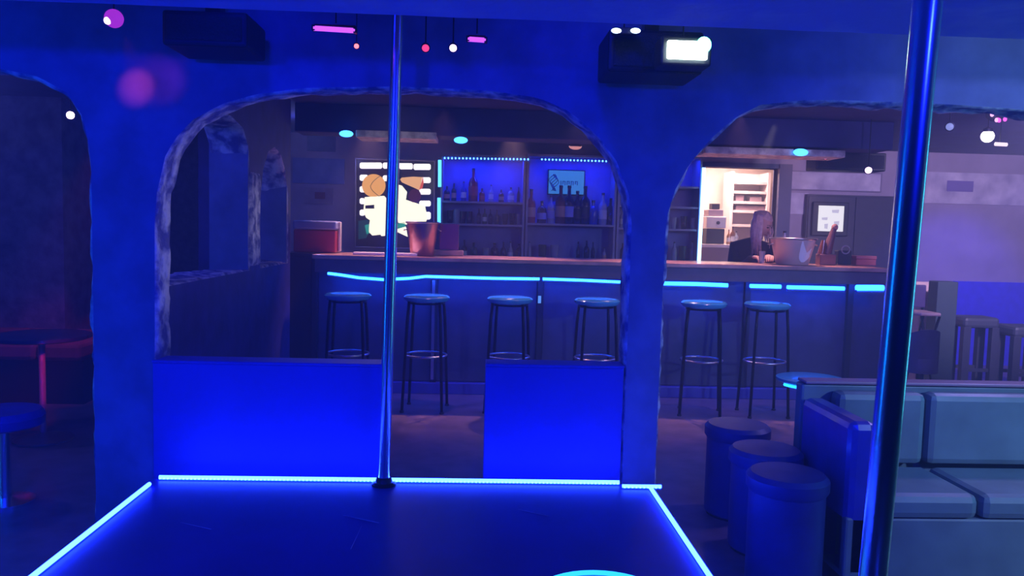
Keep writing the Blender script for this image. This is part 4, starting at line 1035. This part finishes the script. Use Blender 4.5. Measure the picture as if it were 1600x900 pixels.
V = [pv, wa, ch_, nk, sl, el_, hl + Vector((-.03, .06, 0)), sr, er_, hr + Vector((.02, .06, 0)),
     pv + Vector((-.09, 0, -.06)), pv + Vector((-.10, -.02, -.45)), Vector((pv.x - .10, pv.y + .02, .07)), pv + Vector((.09, 0, -.06)), pv + Vector((.10, -.02, -.45)), Vector((pv.x + .10, pv.y + .02, .07))]
E = [(0, 1), (1, 2), (2, 3), (2, 4), (4, 5), (5, 6), (2, 7), (7, 8), (8, 9), (0, 10), (10, 11), (11, 12), (0, 13), (13, 14), (14, 15)]
Rd = [(.14, .10), (.12, .09), (.13, .10), (.05, .05), (.065, .065), (.045, .045), (.03, .03), (.065, .065), (.045, .045), (.03, .03), (.085, .085), (.06, .06), (.04, .04), (.085, .085), (.06, .06), (.04, .04)]
skin_mesh('body', V, E, Rd, BLK, PT)
for s in (-.10, .10):
    build(B().box(pv.x + s - .04, pv.x + s + .04, pv.y - .16, pv.y + .07, 0, .075, .025), 'shoe', BLACK, PT, True)
# head with face, tilted down to the right
HM = Matrix.Translation(hd) @ Euler((math.radians(28), 0, math.radians(38)), 'XYZ').to_matrix().to_4x4()
b = B(); ret = bmesh.ops.create_uvsphere(b.bm, u_segments=24, v_segments=18, radius=1)
for v in ret['verts']:
    x, y, z = v.co; jaw = 1 - .32 * max(0, -z) ** 1.3
    v.co = Vector((x * .070 * jaw, y * .088 * (1 - .10 * max(0, -z)), z * .108))
    if y < -.2 and -.75 < z < -.45: v.co.y -= .006
    if y < -.6 and .02 < z < .35: v.co.y += .007
bmesh.ops.transform(b.bm, matrix=HM, verts=b.bm.verts)
b.tube([HM @ Vector(q) for q in ((0, -.084, .02), (0, -.098, -.012), (0, -.106, -.03), (0, -.088, -.04))], [.007, .010, .013, .008], 8)
for s in (-1, 1): b.ell(HM @ Vector((s * .071, .006, -.01)), (.010, .018, .028), 8, 6)
b.tube([nk, HM @ Vector((0, .02, -.07))], [.05, .046], 12)
hdo = build(b, 'head', SKIN, PT, 'all')
for s in (-1, 1):
    build(B().ell(HM @ Vector((s * .028, -.080, .012)), (.012, .009, .007), 10, 6), 'eye', mat('dark eye', (.02, .02, .03), .2), hdo, 'all')
    build(B().tube([HM @ Vector((s * .012, -.088, .032)), HM @ Vector((s * .03, -.086, .038)), HM @ Vector((s * .048, -.074, .032))], .0035, 6), 'eyebrow', mat('brow hair', (.2, .14, .12), .7), hdo)
build(B().tube([HM @ Vector((-.024, -.080, -.062)), HM @ Vector((0, -.092, -.060)), HM @ Vector((.024, -.080, -.062))], [.003, .007, .003], 8), 'mouth', mat('lips', (.45, .15, .16), .5), hdo, 'all')
# hair: cap plus hanging locks
b = B(); ret = bmesh.ops.create_uvsphere(b.bm, u_segments=28, v_segments=18, radius=1)
for v in ret['verts']: v.co = Vector((v.co.x * .083, v.co.y * .098 + .012, v.co.z * .116 + .012))
bmesh.ops.transform(b.bm, matrix=HM, verts=b.bm.verts)
kill = [v for v in b.bm.verts if (HM.inverted() @ v.co).y < -.045 and (HM.inverted() @ v.co).z < .055]
bmesh.ops.delete(b.bm, geom=kill, context='VERTS')
build(b, 'hair_cap', HAIR, PT, 'all')
for i in range(46):
    s = i / 45; ang = math.radians(-14 + 214 * s)    # around the head, open at the face
    r0 = HM @ Vector((.075 * math.cos(ang), .085 * math.sin(ang) + .014, .055 - .0 * s))
    top = HM @ Vector((.012 * math.cos(ang), .018 * math.sin(ang) + .012, .124))
    out = Vector((r0.x - hd.x, r0.y - hd.y, 0)).normalized()
    Ln = random.uniform(.30, .40) if out.x < .3 else random.uniform(.18, .28)
    pts = [top, HM @ Vector((.052 * math.cos(ang), .062 * math.sin(ang) + .014, .098)), r0 + Vector((0, 0, .02)), r0 + out * .012 + Vector((0, 0, -.05)), r0 + out * .024 + Vector((random.uniform(-.01, .01), 0, -Ln * .5)), r0 + out * .02 + Vector((random.uniform(-.015, .015), -.02, -Ln))]
    build(B().tube(pts, [.006, .011, .014, .0155, .0135, .003], 6), 'hair_lock', HAIR, PT, 'all')
# hands
def hand(base, dirv, side, name='hand'):
    dirv = dirv.normalized(); up = Vector((0, 0, 1)); lat = dirv.cross(up).normalized() * side; dn = -up
    Vv = [base, base + dirv * .035, base + dirv * .065]; Ee = [(0, 1), (1, 2)]; Rr_ = [(.022, .018), (.030, .016), (.032, .014)]
    for k, (off, ln) in enumerate(((-.026, .060), (-.009, .070), (.009, .066), (.025, .052))):
        i0 = len(Vv); a_ = base + dirv * .075 + lat * off
        Vv += [a_, a_ + dirv * ln * .45 + dn * .006, a_ + dirv * ln * .75 + dn * .024, a_ + dirv * ln * .85 + dn * .042]
        Ee += [(2, i0), (i0, i0 + 1), (i0 + 1, i0 + 2), (i0 + 2, i0 + 3)]; Rr_ += [(.010, .010), (.009, .009), (.0085, .0085), (.007, .007)]
    i0 = len(Vv); a_ = base + dirv * .03 - lat * .032
    Vv += [a_, a_ + dirv * .03 - lat * .012 + dn * .012, a_ + dirv * .052 - lat * .006 + dn * .024]; Ee += [(1, i0), (i0, i0 + 1), (i0 + 1, i0 + 2)]; Rr_ += [(.012, .012), (.010, .010), (.008, .008)]
    return skin_mesh(name, Vv, Ee, Rr_, SKIN, PT, 0, 1)
hand(hl + Vector((-.03, .06, 0)), Vector((.35, -1, -.05)), 1)
hand(hr + Vector((.02, .06, 0)), Vector((-.35, -1, -.05)), -1)
